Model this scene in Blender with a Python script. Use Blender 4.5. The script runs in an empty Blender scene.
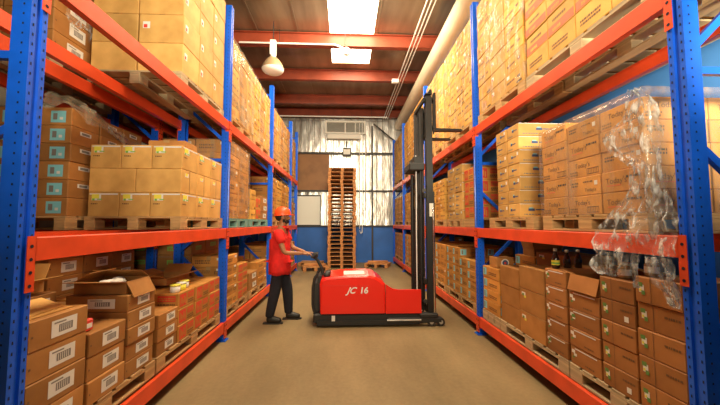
import bpy, bmesh, math, random
from mathutils import Vector, Matrix, noise
random.seed(7)
SC = bpy.context.scene
COL = SC.collection
PI = math.pi

# ------------------------------------------------------------------ materials
def newmat(name):
    m = bpy.data.materials.new(name); m.use_nodes = True
    return m, m.node_tree, m.node_tree.nodes['Principled BSDF']

def mat(name, col, rough=.5, metal=0., noise_amt=0., nscale=8., spec=.5, bump=0., bscale=60., col2=None, coat=0., stretch=None):
    m, nt, b = newmat(name)
    b.inputs['Base Color'].default_value = (*col, 1)
    b.inputs['Roughness'].default_value = rough
    b.inputs['Metallic'].default_value = metal
    b.inputs['Specular IOR Level'].default_value = spec
    b.inputs['Coat Weight'].default_value = coat
    tc = nt.nodes.new('ShaderNodeTexCoord')
    src = tc.outputs['Object']
    if stretch:
        mp = nt.nodes.new('ShaderNodeMapping'); mp.inputs['Scale'].default_value = stretch
        nt.links.new(src, mp.inputs['Vector']); src = mp.outputs['Vector']
    if noise_amt or col2:
        n = nt.nodes.new('ShaderNodeTexNoise'); n.inputs['Scale'].default_value = nscale
        n.inputs['Detail'].default_value = 5
        nt.links.new(src, n.inputs['Vector'])
        mx = nt.nodes.new('ShaderNodeMix'); mx.data_type = 'RGBA'
        c2 = col2 or tuple(c*(1-noise_amt) for c in col)
        mx.inputs['A'].default_value = (*col, 1); mx.inputs['B'].default_value = (*c2, 1)
        rp = nt.nodes.new('ShaderNodeMapRange')
        rp.inputs['From Min'].default_value = .38; rp.inputs['From Max'].default_value = .64
        nt.links.new(n.outputs['Fac'], rp.inputs['Value'])
        nt.links.new(rp.outputs['Result'], mx.inputs['Factor'])
        nt.links.new(mx.outputs['Result'], b.inputs['Base Color'])
    if bump:
        n2 = nt.nodes.new('ShaderNodeTexNoise'); n2.inputs['Scale'].default_value = bscale
        nt.links.new(src, n2.inputs['Vector'])
        bp = nt.nodes.new('ShaderNodeBump'); bp.inputs['Strength'].default_value = bump
        bp.inputs['Distance'].default_value = .01
        nt.links.new(n2.outputs['Fac'], bp.inputs['Height'])
        nt.links.new(bp.outputs['Normal'], b.inputs['Normal'])
    return m

def cardboard(name, col):
    """plain kraft board: a slow tint drift, scuffs and a small tint of its own for every carton"""
    m, nt, b = newmat(name)
    b.inputs['Roughness'].default_value = .62
    b.inputs['Specular IOR Level'].default_value = .35
    tc = nt.nodes.new('ShaderNodeTexCoord'); oi = nt.nodes.new('ShaderNodeObjectInfo')
    n = nt.nodes.new('ShaderNodeTexNoise'); n.inputs['Scale'].default_value = 5; n.inputs['Detail'].default_value = 6
    nt.links.new(tc.outputs['Object'], n.inputs['Vector'])
    mx = nt.nodes.new('ShaderNodeMix'); mx.data_type = 'RGBA'
    mx.inputs['A'].default_value = (*[min(1, c*1.08) for c in col], 1)
    mx.inputs['B'].default_value = (col[0]*.8, col[1]*.74, col[2]*.66, 1)
    rp = nt.nodes.new('ShaderNodeMapRange'); rp.inputs['From Min'].default_value = .35; rp.inputs['From Max'].default_value = .7
    nt.links.new(n.outputs['Fac'], rp.inputs['Value']); nt.links.new(rp.outputs['Result'], mx.inputs['Factor'])
    hs = nt.nodes.new('ShaderNodeHueSaturation')
    r2 = nt.nodes.new('ShaderNodeMapRange'); r2.inputs['To Min'].default_value = .74; r2.inputs['To Max'].default_value = 1.12
    nt.links.new(oi.outputs['Random'], r2.inputs['Value']); nt.links.new(r2.outputs['Result'], hs.inputs['Value'])
    nt.links.new(mx.outputs['Result'], hs.inputs['Color']); nt.links.new(hs.outputs['Color'], b.inputs['Base Color'])
    return m

def film(name, clear=.6, tint=(.8, .8, .78), bump=.6, scale=14, crisp=False):
    m, nt, b = newmat(name)
    out = nt.nodes['Material Output']
    b.inputs['Base Color'].default_value = (*tint, 1); b.inputs['Roughness'].default_value = .12
    b.inputs['Specular IOR Level'].default_value = 1.
    tr = nt.nodes.new('ShaderNodeBsdfTransparent'); mix = nt.nodes.new('ShaderNodeMixShader')
    tc = nt.nodes.new('ShaderNodeTexCoord')
    mp = nt.nodes.new('ShaderNodeMapping'); mp.inputs['Rotation'].default_value = (.6, .5, .3); mp.inputs['Scale'].default_value = (1, 1, .35)
    nt.links.new(tc.outputs['Object'], mp.inputs['Vector'])
    n = nt.nodes.new('ShaderNodeTexNoise'); n.inputs['Scale'].default_value = scale; n.inputs['Detail'].default_value = 4
    nt.links.new(mp.outputs['Vector'], n.inputs['Vector'])
    bp = nt.nodes.new('ShaderNodeBump'); bp.inputs['Strength'].default_value = bump; bp.inputs['Distance'].default_value = .05
    nt.links.new(n.outputs['Fac'], bp.inputs['Height']); nt.links.new(bp.outputs['Normal'], b.inputs['Normal'])
    rp = nt.nodes.new('ShaderNodeMapRange'); rp.inputs['From Min'].default_value = .45; rp.inputs['From Max'].default_value = .75
    rp.inputs['To Min'].default_value = 1-clear-.12; rp.inputs['To Max'].default_value = min(1, 1-clear+.3)
    nt.links.new(n.outputs['Fac'], rp.inputs['Value'])
    if crisp:
        rp.inputs['From Min'].default_value = .48; rp.inputs['From Max'].default_value = .66; rp.inputs['To Min'].default_value = .12; rp.inputs['To Max'].default_value = .8
    nt.links.new(rp.outputs['Result'], mix.inputs['Fac'])
    nt.links.new(tr.outputs[0], mix.inputs[1]); nt.links.new(b.outputs[0], mix.inputs[2])
    nt.links.new(mix.outputs[0], out.inputs['Surface'])
    return m

def emit(name, col, s):
    m, nt, b = newmat(name)
    b.inputs['Base Color'].default_value = (*col, 1)
    b.inputs['Emission Color'].default_value = (*col, 1); b.inputs['Emission Strength'].default_value = s
    return m

M = {}
M['tan'] = cardboard('cardboard_tan', (.70, .40, .12))
M['brown'] = cardboard('cardboard_brown', (.47, .215, .06))
M['orange'] = cardboard('cardboard_orange', (.66, .30, .065))
M['yellow'] = cardboard('cardboard_yellow', (.74, .40, .085))
M['dark'] = cardboard('cardboard_dark', (.38, .155, .045))
M['pale'] = cardboard('cardboard_pale', (.72, .43, .135))
M['inside'] = mat('cardboard_inside', (.5, .29, .12), .8)
M['paper'] = mat('label_paper', (.8, .77, .7), .5)
M['ink'] = mat('black_ink', (.05, .035, .03), .6)
M['brownink'] = mat('brown_ink', (.16, .075, .03), .6)
M['blueink'] = mat('blue_ink', (.06, .09, .2), .6)
M['redink'] = mat('red_ink', (.72, .05, .03), .6)
M['redband'] = mat('orange_red_ink', (.85, .13, .05), .6)
M['greyink'] = mat('barcode_grey', (.22, .2, .18), .6)
M['cyan'] = mat('cyan_label', (.25, .62, .68), .5)
M['greensticker'] = mat('green_sticker', (.2, .5, .08), .5)
M['leafink'] = mat('leaf_green_ink', (.12, .26, .06), .6)
M['yellowsticker'] = mat('yellow_sticker', (.85, .75, .08), .5)
M['tape'] = mat('packing_tape', (.8, .78, .74), .2, spec=.8)
M['kraft_tape'] = mat('brown_tape', (.5, .3, .12), .25, spec=.7)
M['blue'] = mat('blue_rack_paint', (.006, .12, .80), .3, noise_amt=.18, nscale=6, spec=.5)
M['hole'] = mat('punched_hole', (.004, .006, .02), .9)
M['bolt'] = mat('zinc_bolt', (.6, .6, .58), .35, metal=.8)
M['beam'] = mat('orange_beam_paint', (.86, .085, .022), .35, noise_amt=.18, nscale=4)
M['wood'] = mat('pallet_wood', (.56, .34, .14), .75, col2=(.36, .2, .08), nscale=6, stretch=(1, .25, 4), bump=.2)
M['greywood'] = mat('weathered_pallet_wood', (.56, .42, .24), .8, col2=(.36, .27, .16), nscale=5, stretch=(1, .2, 4), bump=.2)
M['redwood'] = mat('reddish_pallet_wood', (.62, .29, .10), .75, col2=(.42, .17, .055), nscale=5, bump=.2)
M['tealwood'] = mat('teal_painted_pallet_wood', (.12, .3, .28), .75, col2=(.2, .34, .28), nscale=7)
M['film'] = film('stretch_film', .9)
M['film_thick'] = film('crumpled_stretch_film', .7, bump=1., scale=30, crisp=True)
M['film_brown'] = film('dusty_stretch_film', .72, tint=(.5, .36, .24), bump=.5, scale=8)
M['film_milky'] = film('milky_stretch_film', .72, tint=(.7, .6, .42), bump=.6, scale=7)
M['black'] = mat('black_steel', (.007, .007, .007), .5, spec=.5)
M['blackplastic'] = mat('black_plastic', (.02, .02, .02), .55)
M['rubber'] = mat('wheel_rubber', (.035, .03, .027), .7)
M['chrome'] = mat('chrome_rod', (.75, .73, .7), .15, metal=1)
M['truckred'] = mat('truck_red_paint', (.86, .022, .012), .28, spec=.5, coat=.3)
M['white'] = mat('white_paint', (.85, .83, .8), .4)
M['skin'] = mat('skin', (.36, .16, .075), .5)
M['hair'] = mat('black_hair', (.012, .009, .008), .7)
M['shirt'] = mat('red_shirt_cloth', (.78, .015, .012), .85, noise_amt=.25, nscale=9)
M['trousers'] = mat('navy_trouser_cloth', (.016, .016, .026), .9, noise_amt=.3, nscale=10)
M['shoe'] = mat('shoe_leather', (.012, .011, .01), .5)
M['helmet'] = mat('orange_helmet_shell', (.92, .085, .015), .4)
M['eye'] = mat('eye_white', (.7, .65, .6), .3)
M['foil'] = None

# ------------------------------------------------------------------ mesh builder
class MB:
    def __init__(s): s.v = []; s.f = []; s.mi = []; s.sm = []; s.mats = []
    def m(s, k):
        if k not in s.mats: s.mats.append(k)
        return s.mats.index(k)
    def add(s, vs, fs, k, smooth=False):
        o = len(s.v); s.v += [tuple(v) for v in vs]; i = s.m(k)
        for f in fs: s.f.append([o+a for a in f]); s.mi.append(i); s.sm.append(smooth)
        return s
    def box(s, x0, x1, y0, y1, z0, z1, k):
        return s.add([(x0,y0,z0),(x1,y0,z0),(x1,y1,z0),(x0,y1,z0),(x0,y0,z1),(x1,y0,z1),(x1,y1,z1),(x0,y1,z1)],
              [(0,3,2,1),(4,5,6,7),(0,1,5,4),(1,2,6,5),(2,3,7,6),(3,0,4,7)], k)
    def cbox(s, x0, x1, y0, y1, z0, z1, k, c=.006):
        """box with chamfered edges"""
        bm = bmesh.new(); bmesh.ops.create_cube(bm, size=1)
        for v in bm.verts:
            v.co = ((x0+x1)/2+v.co.x*(x1-x0), (y0+y1)/2+v.co.y*(y1-y0), (z0+z1)/2+v.co.z*(z1-z0))
        bmesh.ops.bevel(bm, geom=list(bm.edges), offset=c, segments=1, affect='EDGES')
        bm.verts.index_update()
        s.add([v.co[:] for v in bm.verts], [[v.index for v in f.verts] for f in bm.faces], k); bm.free(); return s
    def quad(s, a, b, c, d, k): return s.add([a,b,c,d], [(0,1,2,3)], k)
    def plate(s, a, b, c, d, t, k):
        """thin quad with thickness t along its normal"""
        a, b, c, d = map(Vector, (a, b, c, d)); n = (b-a).cross(d-a).normalized()*t
        vs = [a, b, c, d, a+n, b+n, c+n, d+n]
        return s.add(vs, [(3,2,1,0),(4,5,6,7),(0,1,5,4),(1,2,6,5),(2,3,7,6),(3,0,4,7)], k)
    def cyl(s, p0, p1, r, k, n=12, r2=None, smooth=True):
        p0, p1 = Vector(p0), Vector(p1); r2 = r if r2 is None else r2
        d = (p1-p0).normalized(); a = d.orthogonal().normalized(); b = d.cross(a)
        vs = []
        for p, rr in ((p0, r), (p1, r2)):
            for i in range(n):
                t = 2*PI*i/n; vs.append(p+a*math.cos(t)*rr+b*math.sin(t)*rr)
        s.add(vs, [(i, (i+1) % n, n+(i+1) % n, n+i) for i in range(n)], k, smooth)
        return s.add(vs, [list(range(n))[::-1], list(range(n, 2*n))], k)
    def path(s, pts, r, k, n=8):
        for a, b in zip(pts, pts[1:]): s.cyl(a, b, r, k, n)
        return s
    def lathe(s, prof, k, c=(0,0,0), n=20):
        vs = []; cx, cy, cz = c
        for r, z in prof:
            for i in range(n): vs.append((cx+r*math.cos(2*PI*i/n), cy+r*math.sin(2*PI*i/n), cz+z))
        fs = [(j*n+i, j*n+(i+1) % n, (j+1)*n+(i+1) % n, (j+1)*n+i) for j in range(len(prof)-1) for i in range(n)]
        return s.add(vs, fs, k, True)
    def ball(s, c, r, k, sc=(1,1,1), n=14):
        vs = []; fs = []; m = n//2
        for j in range(m+1):
            for i in range(n):
                a = PI*j/m; t = 2*PI*i/n
                vs.append((c[0]+r*sc[0]*math.sin(a)*math.cos(t), c[1]+r*sc[1]*math.sin(a)*math.sin(t), c[2]+r*sc[2]*math.cos(a)))
        for j in range(m):
            for i in range(n): fs.append((j*n+i, (j+1)*n+i, (j+1)*n+(i+1) % n, j*n+(i+1) % n))
        return s.add(vs, fs, k, True)
    def prism(s, poly, ax, a0, a1, k):
        """extrude a 2-D outline along axis ax ('x': poly=(y,z); 'y': (x,z); 'z': (x,y))"""
        def P(p, a): return (a, p[0], p[1]) if ax == 'x' else ((p[0], a, p[1]) if ax == 'y' else (p[0], p[1], a))
        n = len(poly); vs = [P(p, a0) for p in poly]+[P(p, a1) for p in poly]
        return s.add(vs, [(i, (i+1) % n, n+(i+1) % n, n+i) for i in range(n)]+[list(range(n))[::-1], list(range(n, 2*n))], k)
    def join(s, o, mx=None):
        off = len(s.v)
        s.v += [tuple(mx @ Vector(v)) for v in o.v] if mx is not None else o.v
        for f, i, sm in zip(o.f, o.mi, o.sm):
            s.f.append([off+a for a in f]); s.mi.append(s.m(o.mats[i])); s.sm.append(sm)
        return s
    def mesh(s, name):
        me = bpy.data.meshes.new(name); me.from_pydata(s.v, [], s.f)
        for k in s.mats: me.materials.append(M[k])
        me.polygons.foreach_set('material_index', s.mi); me.polygons.foreach_set('use_smooth', s.sm)
        me.update(); return me
    def build(s, name, parent=None, loc=(0,0,0), fix=True):
        me = s.mesh(name)
        if fix:
            bm = bmesh.new(); bm.from_mesh(me); bmesh.ops.recalc_face_normals(bm, faces=bm.faces); bm.to_mesh(me); bm.free()
        return link(name, me, parent, loc)

def link(name, data, parent=None, loc=(0,0,0), rz=0):
    o = bpy.data.objects.new(name, data); COL.objects.link(o); o.location = loc
    if rz: o.rotation_euler.z = rz
    if parent: o.parent = parent
    return o
def tag(o, label=None, cat=None, group=None, kind=None):
    for k, v in (('label', label), ('category', cat), ('group', group), ('kind', kind)):
        if v: o[k] = v
    return o
def thing(name, label, cat, loc=(0,0,0), group=None):
    return tag(link(name, None, None, loc), label, cat, group)
def copy_tree(o, parent=None):
    c = o.copy(); COL.objects.link(c)
    if parent: c.parent = parent
    for ch in list(o.children): copy_tree(ch, c)
    return c
_txt = {}
def text_mb(txt, size, k, shear=0., bold=0.):
    """text outline in the x-y plane starting at the origin, as raw mesh data"""
    key = (txt, size, k, shear)
    if key not in _txt:
        cu = bpy.data.curves.new('t', 'FONT'); cu.body = txt; cu.size = size; cu.shear = shear; cu.offset = bold
        ob = bpy.data.objects.new('t', cu); COL.objects.link(ob)
        bpy.context.view_layer.update()
        me = bpy.data.meshes.new_from_object(ob.evaluated_get(bpy.context.evaluated_depsgraph_get()))
        b = MB(); b.add([v.co[:] for v in me.vertices], [list(p.vertices) for p in me.polygons], k)
        bpy.data.objects.remove(ob); bpy.data.curves.remove(cu); bpy.data.meshes.remove(me)
        _txt[key] = b
    return _txt[key]

ORD = ['bottom', 'second', 'third', 'fourth', 'fifth', 'sixth', 'seventh', 'eighth', 'ninth', 'tenth', 'eleventh', 'twelfth']
NUM = ['first', 'second', 'third', 'fourth', 'fifth', 'sixth', 'seventh', 'eighth', 'ninth', 'tenth']

# ------------------------------------------------------------------ the building
XL, XR, YB, YN, ZC = -5.2, 3.05, 12.6, -3.6, 5.95
def structure(name, b, parent=None, label=None):
    o = b.build(name, parent)
    if parent is None: o['kind'] = 'structure'
    if label: o['label'] = label
    return o

# concrete floor
m, nt, b = newmat('concrete_floor'); M['floor'] = m
tc = nt.nodes.new('ShaderNodeTexCoord')
n1 = nt.nodes.new('ShaderNodeTexNoise'); n1.inputs['Scale'].default_value = .9; n1.inputs['Detail'].default_value = 8; n1.inputs['Roughness'].default_value = .62
n2 = nt.nodes.new('ShaderNodeTexNoise'); n2.inputs['Scale'].default_value = 26; n2.inputs['Detail'].default_value = 6
mpf = nt.nodes.new('ShaderNodeMapping'); mpf.inputs['Scale'].default_value = (1.6, .5, 1)
nt.links.new(tc.outputs['Object'], mpf.inputs['Vector']); nt.links.new(mpf.outputs['Vector'], n1.inputs['Vector']); nt.links.new(tc.outputs['Object'], n2.inputs['Vector'])
cr = nt.nodes.new('ShaderNodeValToRGB')
cr.color_ramp.elements[0].position = .3; cr.color_ramp.elements[0].color = (.23, .165, .08, 1)
cr.color_ramp.elements[1].position = .72; cr.color_ramp.elements[1].color = (.40, .29, .145, 1)
nt.links.new(n1.outputs['Fac'], cr.inputs['Fac'])
mx = nt.nodes.new('ShaderNodeMix'); mx.data_type = 'RGBA'; mx.blend_type = 'MULTIPLY'; mx.inputs['Factor'].default_value = .3
nt.links.new(cr.outputs['Color'], mx.inputs['A']); nt.links.new(n2.outputs['Fac'], mx.inputs['B'])
nt.links.new(mx.outputs['Result'], b.inputs['Base Color'])
b.inputs['Roughness'].default_value = .55; b.inputs['Specular IOR Level'].default_value = .35
structure('floor', MB().box(XL-.1, XR+.1, YN-.1, YB+.1, -.1, 0, 'floor'))

M['wallblue'] = mat('blue_wall_paint', (.03, .15, .55), .6, noise_amt=.2, nscale=1.5)
M['wallblue_lit'] = mat('lit_blue_wall_paint', (.10, .36, .95), .6, noise_amt=.15, nscale=1.2)  # wall blue made paler to stand in for light on the upper wall
M['wallgrey'] = mat('grey_wall', (.3, .27, .22), .7, noise_amt=.2, nscale=1)
# metallic insulation foil on the back wall
m, nt, b = newmat('insulation_foil'); M['foil'] = m
b.inputs['Metallic'].default_value = .8; b.inputs['Roughness'].default_value = .3
tc = nt.nodes.new('ShaderNodeTexCoord'); mp = nt.nodes.new('ShaderNodeMapping'); mp.inputs['Scale'].default_value = (1.5, 1, .6)
n = nt.nodes.new('ShaderNodeTexNoise'); n.inputs['Scale'].default_value = 2.2; n.inputs['Detail'].default_value = 5
nt.links.new(tc.outputs['Object'], mp.inputs['Vector']); nt.links.new(mp.outputs['Vector'], n.inputs['Vector'])
cr = nt.nodes.new('ShaderNodeValToRGB'); cr.color_ramp.elements[0].color = (.52, .50, .46, 1); cr.color_ramp.elements[1].color = (.84, .82, .78, 1)
cr.color_ramp.elements[0].position = .35; cr.color_ramp.elements[1].position = .62
nt.links.new(n.outputs['Fac'], cr.inputs['Fac']); nt.links.new(cr.outputs['Color'], b.inputs['Base Color'])
bp = nt.nodes.new('ShaderNodeBump'); bp.inputs['Strength'].default_value = .45; bp.inputs['Distance'].default_value = .08
nt.links.new(n.outputs['Fac'], bp.inputs['Height']); nt.links.new(bp.outputs['Normal'], b.inputs['Normal'])
M['roofsheet'] = mat('roof_insulation_sheet', (.40, .31, .21), .36, metal=.6, col2=(.24, .18, .12), nscale=1.1, stretch=(2.5, .35, 1))
M['rust'] = mat('red_oxide_steel', (.34, .06, .025), .5, noise_amt=.3, nscale=3)
M['darksteel'] = mat('dark_steel', (.035, .03, .028), .5)
M['ply'] = mat('brown_board_panel', (.33, .15, .055), .6, noise_amt=.25, nscale=2.5)
M['offwhite'] = mat('off_white_panel', (.86, .83, .75), .5)
M['duct'] = mat('beige_duct', (.8, .68, .5), .45, noise_amt=.12, nscale=2)

# back wall: blue dado below, ribbed foil-faced sheeting above
w = MB()
w.box(XL, XR, YB, YB+.12, 0, 1.4, 'wallblue')
x = XL
while x < XR-.01:                                   # trapezoidal ribs
    x1 = min(x+.25, XR); zz = []
    w.prism([(x, YB+.10), (x, YB+.02), (x+.16*(x1-x)/.25, YB+.02), (x+.19*(x1-x)/.25, YB-.012), (x+.22*(x1-x)/.25, YB-.012), (x1, YB+.02), (x1, YB+.10)], 'z', 1.4, ZC+.05, 'foil')
    x = x1
wb = structure('wall_back', w)
structure('base_rail', MB().box(XL, XR, YB-.05, YB-.001, 1.37, 1.43, 'darksteel'), wb)
structure('wall_left', MB().box(XL-.1, XL, YN, YB, 0, ZC, 'wallgrey'))
wr = MB().box(XR, XR+.1, YN, YB, 1.3, ZC, 'wallblue_lit').box(XR, XR+.1, YN, YB, 0, 1.3, 'wallblue'); structure('wall_right', wr)
structure('wall_near', MB().box(XL, XR, YN-.1, YN, 0, ZC, 'wallgrey'))

# roof: sheeting around one long translucent skylight
SX0, SX1, SY0, SY1 = -.36, .66, .6, 8.75
c = MB()
c.box(XL, SX0, YN, YB, ZC, ZC+.05, 'roofsheet').box(SX1, XR, YN, YB, ZC, ZC+.05, 'roofsheet')
c.box(SX0, SX1, YN, SY0, ZC, ZC+.05, 'roofsheet').box(SX0, SX1, SY1, YB, ZC, ZC+.05, 'roofsheet')
x = XL+.4
while x < XR-.1:                                    # lapped sheet seams
    if not (SX0-.05 < x < SX1+.05): c.box(x, x+.03, YN, YB, ZC-.02, ZC, 'roofsheet')
    x += .92
ceil = structure('ceiling', c)
M['skylight'] = emit('skylight_daylight', (1., .86, .60), 21)
M['skyframe'] = mat('skylight_trim', (.55, .4, .2), .5)
sk = MB(); y = SY0
while y < SY1-.01:                                  # corrugated translucent sheet
    y1 = min(y+.12, SY1)
    sk.add([(SX0,y,ZC+.03),(SX1,y,ZC+.03),(SX1,(y+y1)/2,ZC+.05),(SX0,(y+y1)/2,ZC+.05),(SX1,y1,ZC+.03),(SX0,y1,ZC+.03)], [(0,3,2,1),(3,5,4,2)], 'skylight')
    y = y1
o = sk.build('window_1', fix=False); o['kind'] = 'structure'
# purlins / rafters across the aisle
for i, y in enumerate([-1.9, -.1, 1.7, 3.5, 5.4, 7.35, 9.15, 11.0, 12.35]):
    b = MB(); zb = 5.62
    b.box(XL, XR, y-.07, y+.07, zb, zb+.016, 'rust').box(XL, XR, y-.012, y+.012, zb+.016, zb+.29, 'rust').box(XL, XR, y-.07, y+.07, zb+.29, ZC-.021, 'rust')
    structure('trim_%d' % (i+1), b)

def T(name, label, cat, b, group=None): return tag(b.build(name), label, cat, group)
# beige duct and conduits along the right of the roof
T('air_duct', 'long beige round duct running along the roof above the right rack', 'duct',
  MB().cyl((2.12, YN+.1, 5.36), (2.12, YB-.1, 5.36), .19, 'duct', 24))
for i, x in enumerate((1.5, 1.58, 1.66)):
    T('electrical_conduit', ['thin pale roof conduit, furthest left of the three beside the duct', 'thin pale roof conduit, middle of the three beside the duct', 'thin pale roof conduit, nearest the duct of the three'][i],
      'conduit', MB().cyl((x, YN+.1, 5.6065), (x, YB-.1, 5.6065), .014, 'white', 8), 'conduits running along the roof')
T('electrical_conduit', 'white conduit under the nearest visible red roof beam, ending at the skylight', 'conduit',
  MB().cyl((-2.4, 7.2, 5.6), (-.25, 7.2, 5.6), .02, 'white', 8).cyl((-.25, 7.2, 5.6), (-.05, 7.2, 5.52), .02, 'white', 8).cyl((-1.5, 7.2, 5.6), (-1.5, 7.2, ZC-.022), .006, 'darksteel', 8))
T('electrical_conduit', 'white conduit crossing the far end just above the grille', 'conduit',
  MB().cyl((-4, 12.1, 5.55), (1.6, 12.1, 5.55), .025, 'white', 8).cyl((-1, 12.1, 5.55), (-1, 12.1, ZC-.022), .006, 'darksteel', 8).cyl((1, 12.1, 5.55), (1, 12.1, ZC-.022), .006, 'darksteel', 8))
t = thing('flood_light', 'small round white flood light at the end of the skylight conduit', 'light', (.02, 7.2, 5.47))
MB().lathe([(.0,-.1),(.07,-.1),(.09,-.06),(.075,.03),(.03,.06),(0,.06)], 'white').build('lamp_housing', t)
MB().cyl((0,0,-.115),(0,0,-.1),.055,'eye',16).build('lens', t); MB().cyl((-.03,.03,.05),(-.03,.03,.478),.006,'darksteel',8).build('hanger', t)
t = thing('emergency_light', 'small white emergency light under the roof between the red beams', 'light', (1.42, 8.95, 5.5))
MB().cbox(-.1,.1,-.06,.06,0,.11,'white',.015).build('lamp_housing', t); MB().box(-.012,.012,-.01,.01,.11,.12,'white').build('hanger', t)

# hanging high-bay lamp
M['reflector'] = mat('aluminium_reflector', (.85, .83, .8), .2, metal=.9)
M['reflector_out'] = mat('dusty_lamp_bell', (.5, .36, .2), .4, metal=.4)
t = thing('high_bay_lamp', 'bell-shaped high bay lamp hanging above the left rack', 'lamp', (-1.57, 6.9, 4.8))
MB().lathe([(.05,.30),(.09,.29),(.13,.25),(.19,.17),(.235,.07),(.24,.04)], 'reflector_out', n=28).build('lamp_shade', t)
MB().lathe([(.236,.04),(.225,.01),(.2,-.02),(.12,-.05),(0,-.06)], 'white', n=28).build('glass_cover', t)
MB().cyl((0,0,.30),(0,0,.36),.06,'white',16).box(-.06,.06,-.05,.05,.36,.68,'white').build('ballast_box', t)
MB().cyl((0,0,.68),(0,0,1.128),.01,'darksteel').build('hook', t)

# things on the back wall
t = thing('wall_grille', 'wide white louvred grille high on the back wall', 'grille', (0, YB-.03, 0))
g = MB(); g.box(-.78,.8,-.1,-.02,5.0,5.06,'offwhite').box(-.78,.8,-.1,-.02,5.46,5.52,'offwhite').box(-.78,-.72,-.1,-.02,5.06,5.46,'offwhite').box(.74,.8,-.1,-.02,5.06,5.46,'offwhite')
g.box(-.02,.02,-.1,-.02,5.06,5.46,'offwhite').box(.38,.41,-.1,-.02,5.06,5.46,'offwhite'); g.build('frame', t)
g = MB()
for k in range(9): g.plate((-.72,-.09,5.075+k*.043),(.74,-.09,5.075+k*.043),(.74,-.05,5.105+k*.043),(-.72,-.05,5.105+k*.043),.004,'offwhite')
g.build('louvre', t)
MB().box(-.72,.74,-.03,-.02,5.06,5.46,'darksteel').build('backing', t)
T('roller_housing', 'pale metal duct box under the wall grille', 'box', MB().cbox(-.7,.62,YB-.22,YB-.05,4.78,4.97,'offwhite',.02))
t = thing('flood_light', 'square flood light above the tall pallet stack', 'light', (.06, YB-.1, 0))
MB().cbox(-.16,.16,-.14,-.02,4.12,4.42,'darksteel',.02).build('lamp_housing', t); MB().box(-.13,.13,-.155,-.14,4.16,4.36,'offwhite').build('lens', t)
MB().box(-.02,.02,-.02,.06,4.2,4.7,'darksteel').build('bracket', t)
T('board_panel', 'large brown board panel fixed to the back wall', 'panel', MB().cbox(-1.86,-.62,YB-.06,YB-.015,2.79,4.2,'ply',.006))
t = thing('white_panel', 'white board with a dark frame leaning on the back wall behind the worker', 'panel', (0,0,0))
MB().box(-1.84,-.96,YB-.09,YB-.06,1.45,2.55,'offwhite').build('board', t)
MB().box(-1.87,-1.84,YB-.1,YB-.05,1.43,2.6,'darksteel').box(-.96,-.93,YB-.1,YB-.05,1.43,2.6,'darksteel').box(-1.84,-.96,YB-.1,YB-.05,1.43,1.45,'darksteel').box(-1.84,-.96,YB-.1,YB-.05,2.55,2.6,'darksteel').build('frame', t)
for z, nm in ((2.72, 'lower'), (4.2, 'upper')):
    T('wall_rail', 'dark horizontal steel rail, %s of the two across the foil back wall' % nm, 'rail', MB().box(-2.6, 2.6, YB-.13, YB-.065, z, z+.07, 'darksteel'))
T('steel_column', 'slim dark steel column in front of the foil back wall', 'column', MB().box(1.02, 1.08, YB-.2, YB-.14, 0, 5.3, 'darksteel').box(.98, 1.12, YB-.24, YB-.135, 0, .02, 'darksteel'))
T('wall_brace', 'dark sloping brace high on the right of the back wall', 'brace', MB().cyl((1.1,YB-.3,5.35),(2.2,YB-.3,4.45),.03,'darksteel'))
for i, x in enumerate((.56, .66, .8)):
    T('wall_pipe', ['thin white vertical pipe right beside the tall pallet stack', 'thin white vertical pipe, middle of the three on the foil wall', 'thin white vertical pipe nearest the dark column'][i], 'pipe',
      MB().cyl((x, YB-.2, [1.3, 1.15, 2.0][i]), (x, YB-.2, 5.5), .014, 'white', 8), 'vertical pipes on the back wall')
T('hanging_cable', 'looped white cable hanging below the wall pipes', 'cable', MB().path([(.56+.02*i, YB-.2, 1.25-.13*math.sin(i*PI/5)) for i in range(6)], .012, 'white'))

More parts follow.
